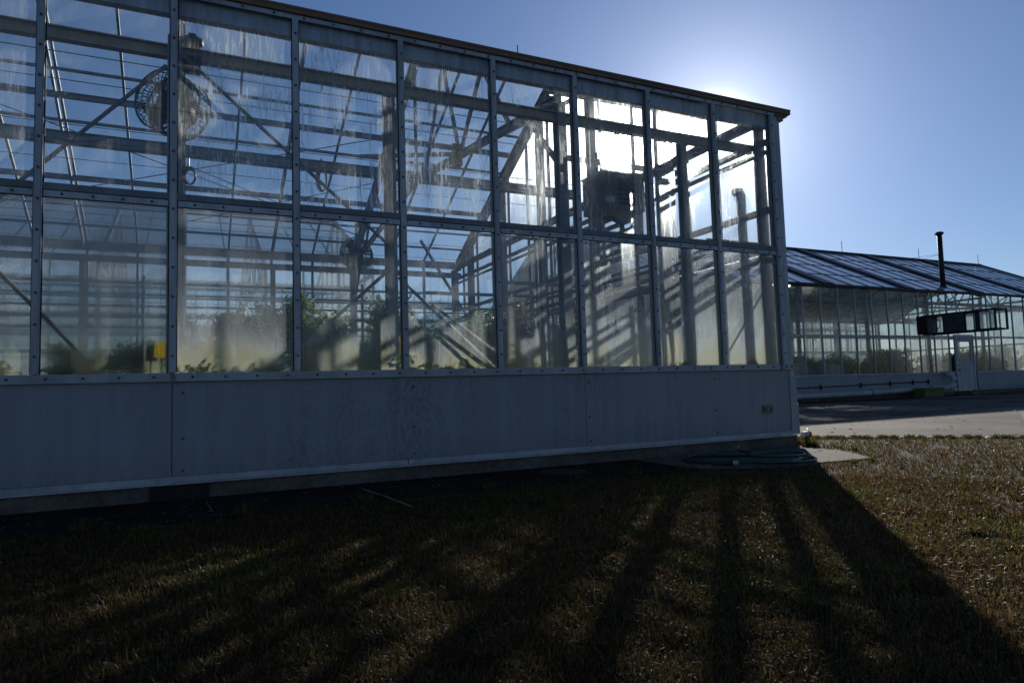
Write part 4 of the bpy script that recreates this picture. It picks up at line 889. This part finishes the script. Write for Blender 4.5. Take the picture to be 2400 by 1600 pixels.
V = np.concatenate([f[0] for f in fields]); T = np.concatenate([f[1] for f in fields]); n = len(T)
me = bpy.data.meshes.new('lawn_grass'); me.vertices.add(5*n); me.vertices.foreach_set('co', (V.reshape(-1, 3)*K).astype(np.float32).ravel())
idx = np.arange(n)[:, None]*5+np.array([0, 1, 2, 0, 2, 3, 3, 2, 4]); me.loops.add(9*n); me.polygons.add(3*n)
me.loops.foreach_set('vertex_index', idx.astype(np.int32).ravel()); me.polygons.foreach_set('loop_start', np.arange(0, 9*n, 3, dtype=np.int32)); me.update(calc_edges=True)
at = me.attributes.new('tone', 'FLOAT', 'POINT'); at.data.foreach_set('value', np.repeat(T, 5).astype(np.float32)); me.materials.append(MT['grass'])
tag(link('grass', me), 'short dry brown and green grass of the lawn in front of the greenhouse', 'grass', None, 'stuff')
print('grass blades', n)

def litter(name, n, polyg, size, m, label, cat, seed, zb=.012, tone=(0, .9)):
    g = np.random.default_rng(seed); P_ = np.array(polyg); lo, hi = P_.min(0), P_.max(0)
    x = lo[0]+(hi[0]-lo[0])*g.random(n*3); y = lo[1]+(hi[1]-lo[1])*g.random(n*3); k = inpoly(x, y, polyg); x, y = x[k][:n], y[k][:n]
    cl = (.5+.5*np.sin(x*2.3+y*1.1)*np.cos(y*2.9-x*.7)) > g.random(len(x))*.8; x, y = x[cl], y[cl]; sets = []
    p, t = leaves((0, 0, 0), (.001, .001, .001), len(x), size, seed, droop=0, tone=tone, flat=.9)
    p = p.reshape(-1, 4, 3); p[:, :, 0] += x[:, None]; p[:, :, 1] += y[:, None]; p[:, :, 2] = np.abs(p[:, :, 2])*.7+zb
    tag(link(name, leafmesh(name, [(p.reshape(-1, 3), t)], m, (0, 0, 0))), label, cat, None, 'stuff')
litter('leaf_litter', 1500, [(9.2, .95), (30, -6), (50, -8), (50, 12.8), (9.2, 12.8)], .10, 'leafdry', 'brown leaf litter scattered over the concrete yard between the greenhouses', 'leaf litter', 5)
litter('twigs_and_leaves', 2600, [(-8, -1.5), (5.5, -1.6), (8.6, -.8), (8.6, -.02), (-8, -.02)], .045, 'leafdry', 'bits of dead leaf and twig on the dark strip at the foot of the wall', 'leaf litter', 9, .015)
PK = [(12.2, -1.1), (18, -2.8), (26, -4.6), (26, -4.9), (18, -3.3), (12.3, -1.5)]
litter('fallen_leaves', 1600, PK, .09, 'leafdry', 'dark drift of fallen leaves along the edge between lawn and yard', 'leaf litter', 3, .02)
# taller weeds at the corner and along hard edges
def weeds(label, pts, h, seed):
    t = thing('weed_tuft', label, 'weed', (pts[0][0], pts[0][1], 0), 'weeds along the hard edges'); g = np.random.default_rng(seed); V_, T_ = [], []
    for (x, y) in pts:
        n = 90; a = g.random(n)*6.28; r = .07*g.random(n); ln = h*(.4+.8*g.random(n)); le = .15+.8*g.random(n); w = .004+.003*g.random(n)
        bx_, by_ = x+np.cos(a)*r, y+np.sin(a)*r; ex, ey = np.cos(a+g.normal(size=n)*.5), np.sin(a+g.normal(size=n)*.5); qx, qy = -ey, ex
        P0 = np.stack([bx_-qx*w, by_-qy*w, np.zeros(n)], 1); P1 = np.stack([bx_+qx*w, by_+qy*w, np.zeros(n)], 1)
        P2 = np.stack([bx_+ex*ln*np.sin(le)+qx*w*.3, by_+ey*ln*np.sin(le)+qy*w*.3, ln*np.cos(le)], 1); P3 = P2-np.stack([qx*w*.6, qy*w*.6, 0*w], 1)
        V_.append(np.stack([P0, P1, P2, P3], 1).reshape(-1, 3)); T_.append(np.where(g.random(n) < .55, .8+.2*g.random(n), .7*g.random(n)))
    o = link('blades', leafmesh('blades', [(np.concatenate(V_), np.concatenate(T_))], 'grass', (pts[0][0], pts[0][1], 0)), t); o['kind'] = 'stuff'
weeds('green weeds crowding the foot of the right corner post', [(8.80, -.12), (8.92, .12), (9.02, .35), (8.76, -.28), (9.1, .6), (8.95, -.1)], .16, 1)
weeds('ragged grass tufts along the near edge of the concrete yard', [(9.0+3.3*(i/70)+.12*math.sin(i*7.3), (.86 if i < 23 else .93-(i-23)*.050)+.10*math.sin(i*3.1)-.03) for i in range(70)], .05, 2)
weeds('grass tufts at the tip of the lit concrete pad', [(7.75, -1.98), (7.4, -2.0), (8.75, -1.0), (8.8, -.7)], .06, 3)
weeds('thin weeds at the wall foot left of the coiled hose', [(5.3, -1.4), (4.7, -1.3), (3.9, -1.35), (2.9, -1.3), (1.6, -1.45), (.6, -1.4), (-.6, -1.4)], .11, 4)
single('drain_cover', MB().tube([(4.15, -.62, .013), (4.15, -.62, .03)], .28, 20), 'seal', 'dark round cover on the ground below the wall, left of the hose', 'drain cover', (4.15, -.62, 0))
